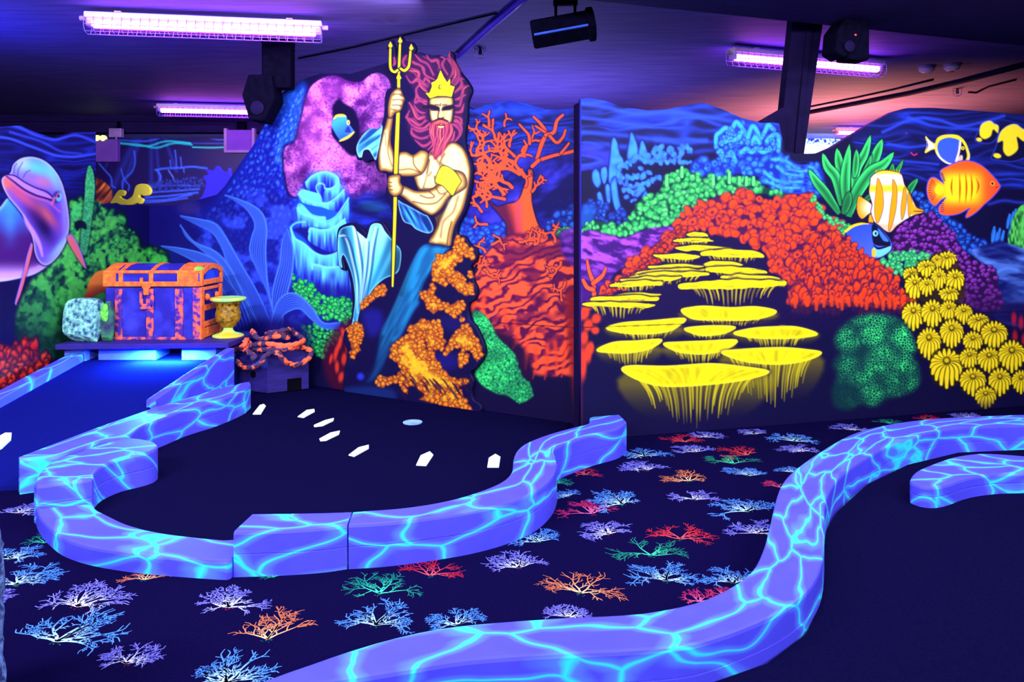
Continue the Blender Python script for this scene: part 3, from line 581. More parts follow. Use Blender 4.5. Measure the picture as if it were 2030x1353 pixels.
def paint_king():
    c = Canvas(668, 66, 972, 822, 1.25, (13, 8, 58))
    dk = (14, 8, 52)
    # rock background glows
    c.fill([(725, 620), (760, 615), (765, 650), (740, 665)], (28, 26, 130), 22, .8); c.blob(722, 745, 7, 7, (50, 60, 230), 0, 1.2, .8)
    c.blob(890, 715, 25, 18, (30, 24, 130), 0, 1.2, .6); c.blob(910, 640, 40, 16, (26, 20, 100), 0, 1.2, .6); c.fill([(700, 765), (780, 770), (785, 790), (695, 780)], (20, 60, 130), 14, .5)
    # hair mass and strands
    Hs = [(786, 118), (800, 112), (830, 110), (860, 115), (890, 120), (900, 110), (912, 140), (926, 160), (936, 182), (926, 212), (924, 245), (920, 270), (905, 290), (880, 315), (866, 318), (850, 300), (822, 272), (814, 240), (818, 205), (832, 190), (812, 156), (800, 135)]
    c.fill(Hs, (58, 18, 68), 12, .9)
    rs = np.random.RandomState(5)
    def strand(P, w=2.2, col=(226, 96, 88), a=.9):
        c.stroke(P, [.6, w*1.3, w, .6], (110, 34, 88), 3.5, .9*a); c.stroke(P, [.4, w*.55, w*.45, .3], col, 1.3, a)
    wav = [[(868, 160), (850, 150), (845, 135), (826, 125), (815, 118)], [(866, 150), (855, 130), (840, 122), (830, 110)], [(880, 140), (872, 122), (862, 124), (852, 112)], [(895, 150), (884, 132), (888, 118), (880, 116)], [(897, 160), (905, 140), (898, 120), (898, 104)], [(900, 168), (910, 150), (906, 130), (902, 118)], [(905, 175), (916, 160), (914, 140), (906, 124)], [(908, 185), (922, 172), (920, 158), (926, 160)], [(908, 200), (922, 192), (926, 178), (936, 172)], [(906, 212), (918, 210), (922, 196), (930, 190)], [(908, 224), (920, 222), (926, 208)], [(855, 175), (838, 160), (835, 145), (815, 140), (800, 120)], [(858, 190), (840, 172), (836, 158), (822, 166), (812, 152)], [(858, 205), (838, 198), (832, 180), (842, 168)], [(856, 212), (840, 202), (830, 205), (834, 188)], [(850, 232), (834, 236), (826, 220), (818, 205)], [(852, 240), (838, 250), (822, 240), (814, 236), (818, 222)], [(860, 244), (845, 256), (826, 250), (815, 240)], [(856, 258), (838, 262), (824, 256)], [(858, 270), (842, 276), (824, 268), (822, 256)], [(862, 282), (846, 290), (830, 280)], [(895, 244), (910, 250), (918, 262), (914, 275), (900, 288)], [(900, 240), (916, 244), (922, 258), (918, 272)], [(905, 232), (918, 236), (922, 248)], [(908, 262), (904, 278), (892, 290), (880, 300)], [(786, 132), (790, 124), (787, 116)], [(808, 132), (806, 122), (812, 112)], [(845, 168), (852, 158), (860, 168)], [(828, 210), (836, 222), (850, 226)]]
    for P in wav:
        P = np.array(P, float)
        for k in range(3):
            strand(P+rs.normal(0, 2.2, P.shape)*(1 if k else 0), 2.4 if k == 0 else 1.7, [(232, 100, 84), (196, 74, 96), (160, 60, 110)][k], [1, .8, .7][k])
    # torso and arms
    sk, sh = (252, 226, 128), (60, 34, 34)
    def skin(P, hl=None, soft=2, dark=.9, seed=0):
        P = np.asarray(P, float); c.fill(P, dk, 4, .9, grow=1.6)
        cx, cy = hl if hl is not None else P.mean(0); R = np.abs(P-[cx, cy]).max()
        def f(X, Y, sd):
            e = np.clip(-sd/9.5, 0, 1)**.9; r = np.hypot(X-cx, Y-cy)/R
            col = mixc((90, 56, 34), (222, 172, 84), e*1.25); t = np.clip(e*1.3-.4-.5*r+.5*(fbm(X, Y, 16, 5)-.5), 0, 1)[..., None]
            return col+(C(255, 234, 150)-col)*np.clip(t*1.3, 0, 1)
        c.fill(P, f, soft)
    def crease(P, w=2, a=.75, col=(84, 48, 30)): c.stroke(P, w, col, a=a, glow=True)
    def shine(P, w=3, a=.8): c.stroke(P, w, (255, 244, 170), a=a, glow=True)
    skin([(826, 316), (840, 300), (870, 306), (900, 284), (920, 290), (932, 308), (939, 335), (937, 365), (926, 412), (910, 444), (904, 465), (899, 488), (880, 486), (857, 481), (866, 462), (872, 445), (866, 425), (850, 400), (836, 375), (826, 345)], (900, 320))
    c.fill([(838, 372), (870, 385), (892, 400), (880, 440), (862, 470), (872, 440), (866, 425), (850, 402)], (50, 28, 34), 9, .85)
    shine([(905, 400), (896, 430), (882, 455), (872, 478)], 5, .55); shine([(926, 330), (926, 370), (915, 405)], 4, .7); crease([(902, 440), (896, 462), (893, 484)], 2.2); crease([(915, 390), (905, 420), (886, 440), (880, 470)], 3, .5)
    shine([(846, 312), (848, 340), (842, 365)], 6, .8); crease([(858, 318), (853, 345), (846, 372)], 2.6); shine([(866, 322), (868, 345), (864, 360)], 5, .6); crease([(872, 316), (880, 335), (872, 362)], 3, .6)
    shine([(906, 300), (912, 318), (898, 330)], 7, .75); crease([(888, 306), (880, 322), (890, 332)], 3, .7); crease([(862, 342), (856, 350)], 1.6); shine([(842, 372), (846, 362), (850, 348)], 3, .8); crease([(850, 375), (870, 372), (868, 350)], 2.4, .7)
    # raised arm
    skin([(797, 305), (812, 302), (826, 308), (842, 299), (856, 306), (852, 330), (843, 345), (826, 350), (802, 350), (790, 346), (786, 320)], (815, 315))
    crease([(826, 310), (828, 328), (842, 345)], 2); crease([(800, 338), (820, 336), (838, 342)], 2.5, .6); shine([(800, 315), (815, 318)], 5, .7)
    skin([(777, 232), (786, 234), (783, 260), (782, 285), (788, 305), (792, 328), (786, 342), (770, 340), (759, 336), (757, 300), (763, 275), (771, 250)], (770, 300))
    shine([(773, 262), (766, 296), (766, 325)], 4, .85); crease([(781, 262), (776, 300), (784, 330)], 2, .6); crease([(771, 265), (772, 290)], 1.6, .5)
    # fins
    def fin(P, a, b, seed, dirn):
        P = np.array(P, float); c.fill(P, dk, 5, .9, grow=2.2)
        def f(X, Y, sd):
            u = X*dirn[0]+Y*dirn[1]; n = noise(u, (X*dirn[1]-Y*dirn[0])/8, 4.2, seed)*.7+noise(u, (X*dirn[1]-Y*dirn[0])/6, 9, seed+3)*.45
            col = mixc(a, b, (n-.35)*2.2); rim = np.exp(-(sd/2.5)**2)[..., None]
            return col+(C(170, 245, 255)-col)*rim*.6
        c.fill(P, f, 1.6)
    fin([(765, 250), (762, 275), (757, 300), (752, 318), (746, 310), (738, 298), (728, 300), (724, 314), (717, 310), (714, 292), (724, 272), (738, 258), (752, 252)], (18, 70, 130), (110, 230, 250), 3, (.6, .8))
    fin([(796, 398), (804, 402), (820, 410), (845, 424), (856, 430), (866, 453), (856, 463), (832, 455), (822, 446), (808, 440), (800, 422)], (14, 40, 110), (60, 165, 235), 6, (.85, -.5))
    # tail
    T = [(852, 484), (870, 484), (900, 490), (890, 504), (870, 530), (850, 562), (838, 600), (815, 640), (795, 672), (778, 706), (760, 742), (745, 756), (732, 756), (745, 730), (752, 700), (762, 655), (780, 622), (800, 575), (818, 530), (836, 495)]
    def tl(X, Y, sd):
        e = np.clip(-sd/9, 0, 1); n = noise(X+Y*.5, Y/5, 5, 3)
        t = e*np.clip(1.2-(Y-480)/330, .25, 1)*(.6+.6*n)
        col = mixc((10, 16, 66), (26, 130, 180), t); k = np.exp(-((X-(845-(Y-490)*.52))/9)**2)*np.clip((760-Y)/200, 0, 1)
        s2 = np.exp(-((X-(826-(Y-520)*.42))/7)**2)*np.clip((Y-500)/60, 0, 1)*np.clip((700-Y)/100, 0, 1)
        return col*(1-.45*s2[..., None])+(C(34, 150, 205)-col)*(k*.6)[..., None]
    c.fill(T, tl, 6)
    c.stroke([(834, 600), (820, 620), (800, 660), (788, 672)], 6, (28, 140, 195), a=.6, glow=True); c.stroke([(800, 590), (780, 630), (768, 660)], 5, (28, 130, 190), a=.5, glow=True)
    # fluke
    F = [(679, 462), (686, 452), (700, 448), (708, 448), (715, 458), (727, 468), (734, 473), (738, 460), (742, 448), (750, 443), (762, 445), (770, 458), (778, 468), (790, 482), (801, 495), (802, 515), (797, 537), (785, 546), (770, 552), (752, 567), (738, 586), (726, 604), (719, 622), (714, 645), (708, 660), (703, 652), (708, 625), (711, 590), (706, 550), (696, 520), (688, 505), (684, 515), (686, 530), (680, 526), (677, 500), (677, 480)]
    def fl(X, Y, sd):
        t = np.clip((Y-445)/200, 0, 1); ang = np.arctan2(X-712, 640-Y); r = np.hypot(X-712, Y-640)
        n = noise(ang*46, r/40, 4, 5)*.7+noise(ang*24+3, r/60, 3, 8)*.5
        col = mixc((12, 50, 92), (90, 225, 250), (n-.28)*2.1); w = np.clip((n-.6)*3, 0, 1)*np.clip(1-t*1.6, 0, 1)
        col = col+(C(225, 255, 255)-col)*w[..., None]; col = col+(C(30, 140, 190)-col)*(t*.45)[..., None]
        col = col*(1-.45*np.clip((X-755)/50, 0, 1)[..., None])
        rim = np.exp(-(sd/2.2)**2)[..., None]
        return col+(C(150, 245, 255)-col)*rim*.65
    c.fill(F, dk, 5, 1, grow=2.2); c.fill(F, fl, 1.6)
    for P in ([(681, 468), (692, 470), (702, 500), (714, 560), (716, 620)], [(708, 452), (716, 490), (722, 540), (720, 600)], [(734, 476), (732, 520), (726, 570), (722, 610)], [(752, 450), (744, 490), (738, 540), (728, 590)]):
        c.stroke(P, [2, 3, 2.2, 1], (225, 255, 255), 3, .55); c.stroke(np.array(P)+[5, 3], [1, 2.4, 2, 1], (12, 40, 84), 3, .6)
    # trident
    ye, yd = (250, 240, 36), (120, 110, 10)
    def gold(P, w): c.stroke(P, [q+1.8 for q in w], dk, 2.2, .9); c.stroke(P, w, yd, 1.2); c.stroke(P, [q*.72 for q in w], ye, 1.4)
    gold([(797.5, 146), (797, 200), (794, 280), (791.5, 350), (790, 420), (787.5, 500), (785.3, 567)], [3, 3.6, 4.4, 4.2, 3.6, 3.2, 2])
    gold([(800, 88), (799, 115), (797.6, 146)], [2.4, 2.6, 2.8]); gold([(781, 96), (780.5, 120), (781.5, 137), (788, 145), (795.5, 141)], [2.4, 2.6, 2.8, 3, 2.4]); gold([(821, 100), (819.5, 118), (817, 134), (809, 142), (801, 138)], [2.4, 2.6, 2.8, 3, 2.4])
    for x, y in ((800.3, 75), (781, 84), (822.2, 89)):
        Pp = [(x, y), (x+4.6, y+9), (x+2, y+13), (x-2, y+13), (x-4.4, y+9)]
        c.fill(Pp, dk, 2, 1, False, grow=1.2); c.fill(Pp, (235, 215, 40), 1, 1, False)
    c.fill([(797.7, 147), (803, 157), (799, 160), (796, 160), (792.5, 157)], ye, 1.2, 1, False)
    # upper fist
    skin([(779, 196), (785, 184), (795, 177), (802, 180), (806, 190), (810, 198), (807, 206), (804, 216), (800, 222), (790, 226), (784, 234), (777, 233), (776, 215)], (795, 200))
    for P in ([(786, 190), (796, 188), (805, 192)], [(786, 200), (798, 199), (808, 201)], [(785, 210), (796, 210), (804, 212)], [(783, 218), (792, 220)]): crease(P, 1.4, .85)
    for x, y in ((796, 184), (800, 195), (798, 205), (794, 215)): shine([(x-4, y), (x+4, y+1)], 2.2, .7)
    # right arm across the body
    skin([(800, 368), (815, 372), (832, 379), (856, 378), (872, 370), (880, 362), (898, 340), (925, 345), (930, 370), (910, 385), (895, 395), (882, 414), (865, 427), (849, 421), (822, 404), (804, 390), (794, 385)], (850, 396))
    crease([(856, 379), (868, 390), (856, 393), (840, 388)], 2, .75); crease([(826, 400), (850, 405), (872, 402), (890, 385)], 2.2, .7); crease([(870, 372), (880, 385), (896, 380)], 2.4, .6); shine([(812, 382), (840, 396)], 4, .6); shine([(850, 412), (866, 416)], 5, .5); c.stroke([(900, 392), (884, 418), (862, 432)], 4, dk, a=.7, glow=True)
    # lower fist
    skin([(776, 354), (784, 348), (800, 348), (801, 362), (806, 372), (802, 384), (790, 390), (780, 384), (776, 372)], (790, 366))
    for P in ([(776, 361), (784, 363)], [(775, 369), (784, 370)], [(778, 377), (786, 377)]): crease(P, 1.2, .9)
    # armband
    A = [(881, 332), (893, 331), (908, 341), (919, 356), (920, 362), (912, 374), (904, 388), (895, 380), (884, 369), (870, 362), (872, 350)]
    c.fill(A, dk, 3, .9, grow=1.2); c.fill(A, lambda X, Y, sd: mixc((150, 135, 10), (252, 246, 50), np.clip(-sd/3.5, 0, 1)*1.3+.1), 1.2); c.stroke([(886, 338), (880, 352), (872, 360)], 1, (140, 125, 10), 1.6, .7); c.stroke([(914, 352), (905, 372), (898, 380)], 1, (150, 135, 10), 1.6, .6)
    # face, crown
    Fc = [(858, 196), (872, 193), (890, 192), (904, 195), (906, 212), (905, 232), (900, 246), (880, 250), (864, 245), (858, 228)]
    c.fill(Fc, dk, 5, 1, grow=2)
    c.fill(Fc, lambda X, Y, sd: mixc((40, 24, 34), (226, 186, 104), np.clip(-sd/7, 0, 1)*1.2), 2.5)
    c.stroke([(847, 214), (862, 213), (874, 217), (881, 219), (890, 216), (903, 213)], [3, 4.5, 4.5, 3, 4.5, 4], (20, 10, 40), 4, .95)
    c.blob(867, 218, 7, 4, (24, 12, 44), 0, .6, .9); c.blob(895, 217, 7, 4, (24, 12, 44), 0, .6, .9)
    for P, w in (([(866, 226), (868, 236)], 5), ([(896, 225), (894, 236)], 5), ([(880.5, 214), (880.5, 232)], 2.6), ([(872, 204), (890, 203)], 3.5)): shine(P, w, .75)
    crease([(877, 222), (875, 234), (880, 238), (886, 234)], 1.5, .9, (30, 14, 34)); crease([(870, 209), (878, 210)], 1.5, .7, (30, 14, 34)); crease([(884, 210), (892, 209)], 1.5, .7, (30, 14, 34)); c.stroke([(880, 206), (880, 212)], 1, (60, 30, 40), 1.5, .7)
    c.stroke([(866, 242), (880, 238), (894, 242)], [2, 3.2, 2], (40, 12, 34), 3, .9)
    # beard
    Bd = [(862, 244), (872, 242), (880, 240), (888, 242), (898, 246), (902, 262), (896, 285), (884, 305), (868, 318), (866, 300), (864, 280), (858, 262)]
    c.fill(Bd, (130, 30, 62), 6, .95)
    for i in range(16):
        t = i/15; x0 = 860+t*42; x1 = 868+(t-.5)*22
        strand([(x0, 244+6*abs(t-.5)), (x0+rs.uniform(-4, 4), 264), (x1+8+rs.uniform(-4, 4), 286), (x1+rs.uniform(-3, 5), 306+rs.uniform(-10, 10))], 1.9, [(240, 100, 92), (214, 70, 90), (250, 130, 90)][i % 3], .95)
    c.stroke([(868, 246), (880, 242), (893, 246)], [1.5, 2.6, 1.5], (236, 92, 84), 1.6); c.blob(881, 252, 6, 3.2, (232, 190, 110), 0, .5); c.stroke([(874, 249.5), (881, 250.5), (888, 249.5)], .9, (50, 14, 34), 1)
    Cr = [(850, 186), (858, 186), (863, 174), (862, 166), (869, 163), (874, 158), (880, 141), (886, 154), (893, 165), (899, 158), (899, 171), (908, 174), (904, 186), (902, 194), (890, 192), (874, 192), (859, 197)]
    c.fill(Cr, dk, 3, .9, False, grow=1.5); c.fill(Cr, grad((190, 200, 20), (250, 245, 30), (856, 190), (872, 178)), 1.2, 1, False); c.blob(879, 174, 3.6, 5, (96, 90, 14), .3, .4); c.blob(880, 173.5, 1.8, 3, (210, 205, 60), .3, .4)
    # orange rock coral
    def rock(P, seed, step=6.5, r=4.8, halo=1.2):
        c.fill(P, (230, 110, 24), 5, .8, smooth=False)
        c.lumps(P, step, r, (255, 206, 40), (120, 44, 30), seed, 1.2, .7, 3, 0, halo, .35, .8, smooth=False, mid=(252, 140, 28))
        c.tex(P, lambda X, Y, sd: (C(255, 205, 40)*np.ones(X.shape+(1,)), .75*np.clip((-sd-4)/8, 0, 1)*np.clip((fbm(X, Y, 9, seed)-.42)*4, 0, 1)), 4, False)
    rock([(908, 474), (916, 468), (924, 476), (930, 487), (945, 496), (944, 512), (932, 510), (926, 500), (922, 518), (908, 522), (906, 535), (925, 545), (930, 560), (936, 572), (932, 585), (915, 578), (903, 562), (893, 550), (885, 545), (895, 562), (888, 568), (870, 558), (862, 545), (864, 525), (876, 507), (892, 506), (905, 494)], 1)
    rock([(925, 572), (938, 558), (946, 566), (944, 583), (932, 585)], 2); rock([(936, 538), (942, 540), (940, 550), (934, 547)], 3, 5, 4)
    rock([(838, 577), (850, 580), (866, 562), (872, 570), (866, 585), (882, 598), (900, 604), (914, 598), (926, 596), (927, 610), (915, 622), (906, 628), (893, 615), (878, 612), (866, 622), (855, 612), (846, 592)], 4); rock([(918, 622), (928, 634), (922, 636)], 7, 5, 4)
    rock([(720, 600), (735, 590), (748, 575), (766, 565), (775, 573), (770, 583), (752, 588), (738, 600), (726, 614)], 5, 6, 4.6)
    rock([(690, 650), (700, 644), (718, 638), (728, 650), (726, 672), (720, 682), (718, 695), (706, 708), (702, 700), (706, 690), (700, 672), (696, 655)], 6, 6, 4.6)
    rock([(752, 752), (760, 742), (778, 748), (795, 744), (802, 732), (792, 712), (780, 708), (784, 690), (800, 670), (820, 662), (816, 648), (834, 640), (842, 630), (858, 640), (878, 634), (884, 650), (884, 668), (868, 660), (850, 664), (846, 672), (850, 690), (866, 700), (872, 712), (888, 738), (912, 752), (930, 748), (938, 755), (925, 762), (912, 764), (920, 776), (930, 795), (944, 812), (925, 808), (908, 806), (880, 798), (862, 796), (838, 790), (850, 782), (832, 764), (812, 755), (815, 780), (806, 770), (798, 755), (770, 762), (756, 765)], 8, 7, 5.2)
    rock([(888, 696), (898, 676), (912, 656), (928, 644), (940, 650), (950, 670), (962, 686), (960, 704), (952, 716), (946, 700), (934, 690), (925, 700), (936, 705), (930, 718), (916, 726), (914, 710), (922, 690), (908, 684), (896, 700), (886, 702)], 9, 6.5, 5)
    rock([(852, 676), (846, 662), (862, 655), (878, 662), (888, 672), (884, 690), (868, 690), (858, 700)], 10, 6, 4.6)
    for P in ([(806, 690), (830, 720), (862, 745), (905, 762)], [(815, 700), (845, 735), (880, 755)]): c.stroke(P, [5, 9, 9, 4], (255, 196, 34), a=.55, glow=True)
    for k in range(26):
        x = 800+k*5.4+rs.uniform(-6, 6); y = 735+rs.uniform(0, 40)
        c.stroke([(x, y), (x+8, y+9), (x+13+rs.uniform(0, 5), y+20)], [1, 1.8, .6], (40, 14, 50), 2.4, .75)
    return c
# ---- back wall: faint ship, water lines
def paint_back():
    c = Canvas(120, 230, 620, 440, .8, (30, 10, 72))
    c.fill([(120, 230), (400, 230), (400, 440), (120, 440)], (22, 10, 74), 3, 1, False)
    for P, w in (([(275, 262), (225, 370)], 8), ([(283, 262), (245, 365)], 6), ([(300, 262), (300, 380)], 5), ([(308, 262), (316, 360)], 4), ([(322, 262), (350, 340)], 4), ([(210, 330), (222, 300)], 3)): c.stroke(P, w, (44, 60, 190), a=.45, glow=True, smooth=False)
    b = (52, 84, 225)
    for P, w, k in (([(236, 284), (275, 287), (310, 293), (345, 284), (380, 287)], 2, (30, 175, 200)), ([(238, 284), (290, 290), (320, 282), (340, 280), (378, 284)], 1.6, (40, 190, 210)), ([(236, 278), (290, 280), (330, 270), (378, 270)], 1.8, b), ([(382, 272), (410, 272), (430, 277), (446, 277)], 1.1, b), ([(382, 284), (446, 285)], 1, (60, 70, 190)), ([(382, 292), (420, 293), (446, 292)], 1.3, (50, 205, 205)),
        ([(196, 324), (210, 340), (220, 352), (222, 368), (228, 372)], 1.7, b), ([(266, 300), (268, 320), (262, 340), (250, 352), (243, 360), (243, 376)], 1.6, b), ([(240, 335), (246, 355), (256, 368), (254, 378)], 1.4, b),
        ([(308, 337), (330, 334), (355, 333), (382, 331), (410, 334)], 2, b), ([(347, 298), (349, 315), (350, 332)], 1.4, b), ([(358, 312), (360, 332)], 1.2, b), ([(337, 318), (339, 333)], 1.2, b), ([(312, 338), (318, 350), (314, 364), (300, 370)], 2.4, b), ([(334, 338), (342, 350), (348, 362)], 1.2, (80, 120, 230)), ([(364, 334), (365, 342)], 1.2, b),
        ([(292, 374), (330, 368), (395, 369)], 1.6, b), ([(292, 382), (340, 379), (395, 375)], 1.8, b), ([(288, 392), (340, 388), (392, 382)], 2, b), ([(280, 398), (330, 396), (380, 386)], 1.8, b), ([(288, 402), (330, 399), (372, 393)], 1.4, b)): c.stroke(P, w, k, 1.6, .85)
    c.lumps([(296, 364), (340, 356), (398, 352), (398, 372), (296, 378)], 5, 2.6, (56, 92, 225), (20, 14, 90), 3, 1.2, .8, 3, 0, 1.2, .4, .8, a=.7)
    c.tex([(190, 355), (208, 362), (222, 378), (218, 400), (192, 402)], lambda X, Y, sd: (mixc((70, 20, 40), (255, 130, 60), noise(X*.8+Y*.6, Y/5, 4, 3)*1.5-.3), np.ones_like(X)), 4)
    return c
# ---- wall_right: reef with fishes
def paint_right():
    c = Canvas(1136, 180, 2200, 900, .9, (12, 9, 54))
    rs = np.random.RandomState(11)
    c.tex([(1140, 180), (1560, 180), (1560, 262), (1420, 262), (1140, 250)], lambda X, Y, sd: (C(30, 62, 230)*np.ones(X.shape+(1,)), .75*np.clip((fbm(X, Y*4.2+10*noise(X, Y, 60), 90, 4)-.4)*4, 0, 1)), 20)
    water(c, [(1140, 185), (1560, 185), (1560, 275), (1420, 300), (1140, 330)], 5, 150, 26, (40, 86, 255), .8, 10)
    for P, w, a in (([(1150, 205), (1200, 212), (1260, 226), (1330, 222), (1390, 230), (1450, 240)], 6, .75), ([(1150, 232), (1210, 240), (1290, 250), (1370, 232), (1430, 250)], 5, .6), ([(1155, 262), (1230, 268), (1300, 276), (1400, 278)], 5, .6), ([(1160, 285), (1200, 286), (1240, 292)], 6, .5), ([(1300, 278), (1350, 283), (1400, 280)], 6, .6)):
        c.stroke(P, w, (44, 84, 255), a=a, glow=True)
    c.tex([(1140, 290), (1215, 285), (1200, 345), (1140, 350)], lambda X, Y, sd: (C(52, 56, 225)*np.ones(X.shape+(1,)), .8*np.clip((noise(X, Y*2.2, 30, 3)-.4)*3, 0, 1)), 14)
    water(c, [(1740, 215), (2200, 215), (2200, 360), (1820, 360), (1700, 300)], 8, 150, 22, (36, 70, 245), .75, 14)
    for P, w, a in (([(1750, 262), (1810, 236), (1860, 238), (1900, 250), (1940, 244), (1990, 230)], 4, .8), ([(1800, 232), (1850, 250), (1920, 256), (1975, 258)], 4, .7), ([(1760, 285), (1800, 292), (1840, 288)], 3.4, .7), ([(1770, 318), (1820, 322), (1860, 326)], 3.4, .7), ([(1960, 405), (1990, 398), (2030, 402), (2100, 396)], 4, .6), ([(1930, 350), (2030, 345), (2150, 360)], 4, .4)):
        c.stroke(P, w, (44, 74, 235), a=a, glow=True)
    c.stroke([(1806, 303), (1812, 308), (1818, 305)], 1.2, (230, 30, 90), 1.2); c.blob(1797, 264, 2, 1.6, (150, 40, 60))
    # right-hand blue shapes
    blu = dict(mid=(32, 95, 215))
    c.lumps([(1806, 380), (1825, 385), (1850, 405), (1880, 425), (1900, 445), (1930, 470), (1952, 480), (1945, 500), (1920, 500), (1890, 470), (1860, 445), (1830, 420)], 9, 6.5, (52, 150, 240), (14, 28, 110), 3, 1.1, .6, 2, 0, 1.35, .4, .7, **blu)
    for k in range(30):
        x = 1965+rs.rand()*110; y = 480-(x-1965)*1.05*rs.rand()-rs.rand()*15
        c.stroke([(x, y+12), (x+2, y), (x+5, y-14)], [3.2, 4.2, 3], (14, 40, 130), 2.5, .6); c.stroke([(x, y+12), (x+2, y), (x+5, y-14)], [2, 3.2, 2.2], (48, 135, 240), 2, .85)
    c.fill([(2002, 490), (2004, 450), (2012, 425), (2030, 405), (2080, 400), (2140, 430), (2160, 500), (2060, 520)], (14, 70, 40), 3)
    c.tex([(2002, 490), (2004, 450), (2012, 425), (2030, 405), (2080, 400), (2140, 430), (2160, 500), (2060, 520)], lambda X, Y, sd: (mixc((14, 60, 40), (90, 215, 90), noise(X, Y/2.2, 3.4, 3)*1.3-.1+np.clip((-sd-3)/60, 0, .2)), np.ones_like(X)), 3)
    # blue stones
    S = [(1925, 497), (1960, 485), (1985, 478), (2010, 490), (2060, 500), (2200, 500), (2200, 640), (1985, 640), (1975, 545), (1945, 520)]
    c.fill(S, (22, 34, 120), 8, .95)
    for P, w in (([(1930, 498), (1965, 492), (1995, 486), (2040, 500)], 4), ([(1945, 508), (1985, 500), (2030, 512), (2090, 508)], 5), ([(1955, 522), (1990, 514), (2030, 525), (2100, 520)], 5), ([(1975, 540), (2000, 532), (2040, 545)], 4), ([(1980, 560), (2010, 552), (2060, 566)], 5), ([(1982, 582), (2010, 575), (2050, 588)], 5), ([(1985, 605), (2020, 598), (2080, 612)], 5)):
        c.stroke(P, w, (84, 136, 245), a=.85, glow=True); c.stroke(np.array(P)+[2, 8], 3, (14, 16, 80), a=.7, glow=True)
    def stones(X, Y, sd):
        q = fbm(X, (Y+20*noise(X, Y, 70, 3)-.12*X)*3.2, 60, 7, 4); return mixc((14, 18, 92), (96, 150, 250), np.clip((q-.36)*4.2, 0, 1)*np.clip(1.1-(Y-490)/190, .2, 1)), .75*np.ones_like(X)
    c.tex(S, stones, 8)
    c.fill([(1930, 600), (2200, 610), (2200, 660), (1990, 640)], (18, 12, 74), 22, .85)
    for x, y in ((2010, 632), (2024, 640), (2012, 668), (2030, 675), (2046, 640)): c.blob(x, y, 5, 13, (200, 24, 44), 0, 1.2, .8)
    # left blue city of sponges
    lb = dict(mid=(30, 90, 210))
    def col(P, lt=(56, 140, 250), dk=(14, 24, 105)):
        c.fill(P, dk, 6, .85, grow=2.5); c.fill(P, lambda X, Y, sd: mixc((30, 80, 205), lt, np.clip(-sd/4, 0, 1)*.6+noise(X, Y, 9, 3)*.6), 2.5)
    col([(1206, 350), (1210, 310), (1213, 280), (1218, 273), (1224, 285), (1228, 305), (1236, 320), (1230, 345), (1222, 370), (1212, 375)])
    col([(1244, 316), (1248, 280), (1251, 263), (1258, 272), (1264, 292), (1269, 316)]); col([(1266, 318), (1269, 288), (1274, 279), (1281, 295), (1286, 318)])
    col([(1174, 345), (1180, 335), (1188, 342), (1192, 360), (1185, 372), (1176, 362)]); col([(1192, 335), (1202, 332), (1204, 350), (1198, 365), (1192, 352)])
    col([(1210, 370), (1220, 352), (1226, 390), (1232, 420), (1222, 420), (1214, 395)]); col([(1184, 385), (1192, 384), (1200, 420), (1196, 430), (1188, 410)]); col([(1200, 370), (1208, 368), (1210, 398), (1204, 402)])
    for P in ([(1226, 330), (1244, 326), (1262, 312), (1284, 322), (1300, 318)], [(1228, 350), (1250, 352), (1270, 350), (1288, 342)], [(1232, 362), (1262, 368), (1288, 362), (1310, 352)], [(1236, 376), (1258, 382), (1276, 376)], [(1240, 392), (1254, 398)], [(1262, 386), (1276, 388)], [(1290, 310), (1306, 292), (1312, 306), (1300, 312)], [(1318, 314), (1330, 292), (1340, 310)], [(1344, 312), (1356, 292), (1368, 300)], [(1314, 322), (1340, 320), (1364, 322)], [(1246, 330), (1268, 332)]):
        c.stroke(P, 7, (14, 26, 110), a=.7, glow=True)
        Pc = crv(P, False, 4)
        for q in np.repeat(Pc, 2, 0): c.blob(q[0]+rs.uniform(-5, 5), q[1]+rs.uniform(-3, 3), rs.uniform(2.6, 5), rs.uniform(3, 6.5), (40+int(rs.rand()*22), 105+int(rs.rand()*40), 240), rs.uniform(-1, 1), .8, .8)
    c.lumps([(1158, 412), (1172, 398), (1190, 400), (1240, 420), (1250, 440), (1210, 446), (1170, 430)], 10, 6.5, (40, 110, 235), (14, 24, 100), 5, 1.1, .7, 2, 0, 1.3, .4, .9, a=.8)
    c.fill([(1150, 420), (1165, 405), (1180, 420), (1170, 450), (1150, 450)], (24, 90, 190), 14, .7)
    # cyan reef right of centre
    B = [(1368, 330), (1385, 312), (1402, 316), (1420, 322), (1424, 300), (1418, 272), (1426, 260), (1436, 252), (1453, 250), (1459, 239), (1470, 244), (1480, 258), (1493, 247), (1507, 263), (1522, 246), (1537, 256), (1547, 268), (1548, 300), (1566, 315), (1590, 330), (1608, 324), (1622, 325), (1634, 350), (1630, 390), (1590, 385), (1540, 380), (1505, 352), (1470, 345), (1420, 350), (1380, 345)]
    c.fill(B, (18, 40, 160), 8, .95)
    c.lumps(B, 13, 8.5, (66, 190, 255), (16, 34, 150), 31, 1.15, .8, 3, 0, 1.25, .45, .9, mid=(42, 130, 248), hole=.15, ha=.6)
    def crest(P, w=3.6):
        c.stroke(P, w*2.2, (14, 26, 120), a=.6, glow=True); c.stroke(P, w*1.15, (58, 185, 255), 4.5, .9); c.lumps([(q[0]+a, q[1]+b) for q in (P[0], P[len(P)//2], P[-1]) for a, b in ((0, -5), (6, 3), (-6, 3))][:9], 6, 4.5, (80, 205, 255), (16, 40, 150), int(P[0][0]), 1.1, .8, 3, 0, 1.2, .3, .9, smooth=False, ha=.4)
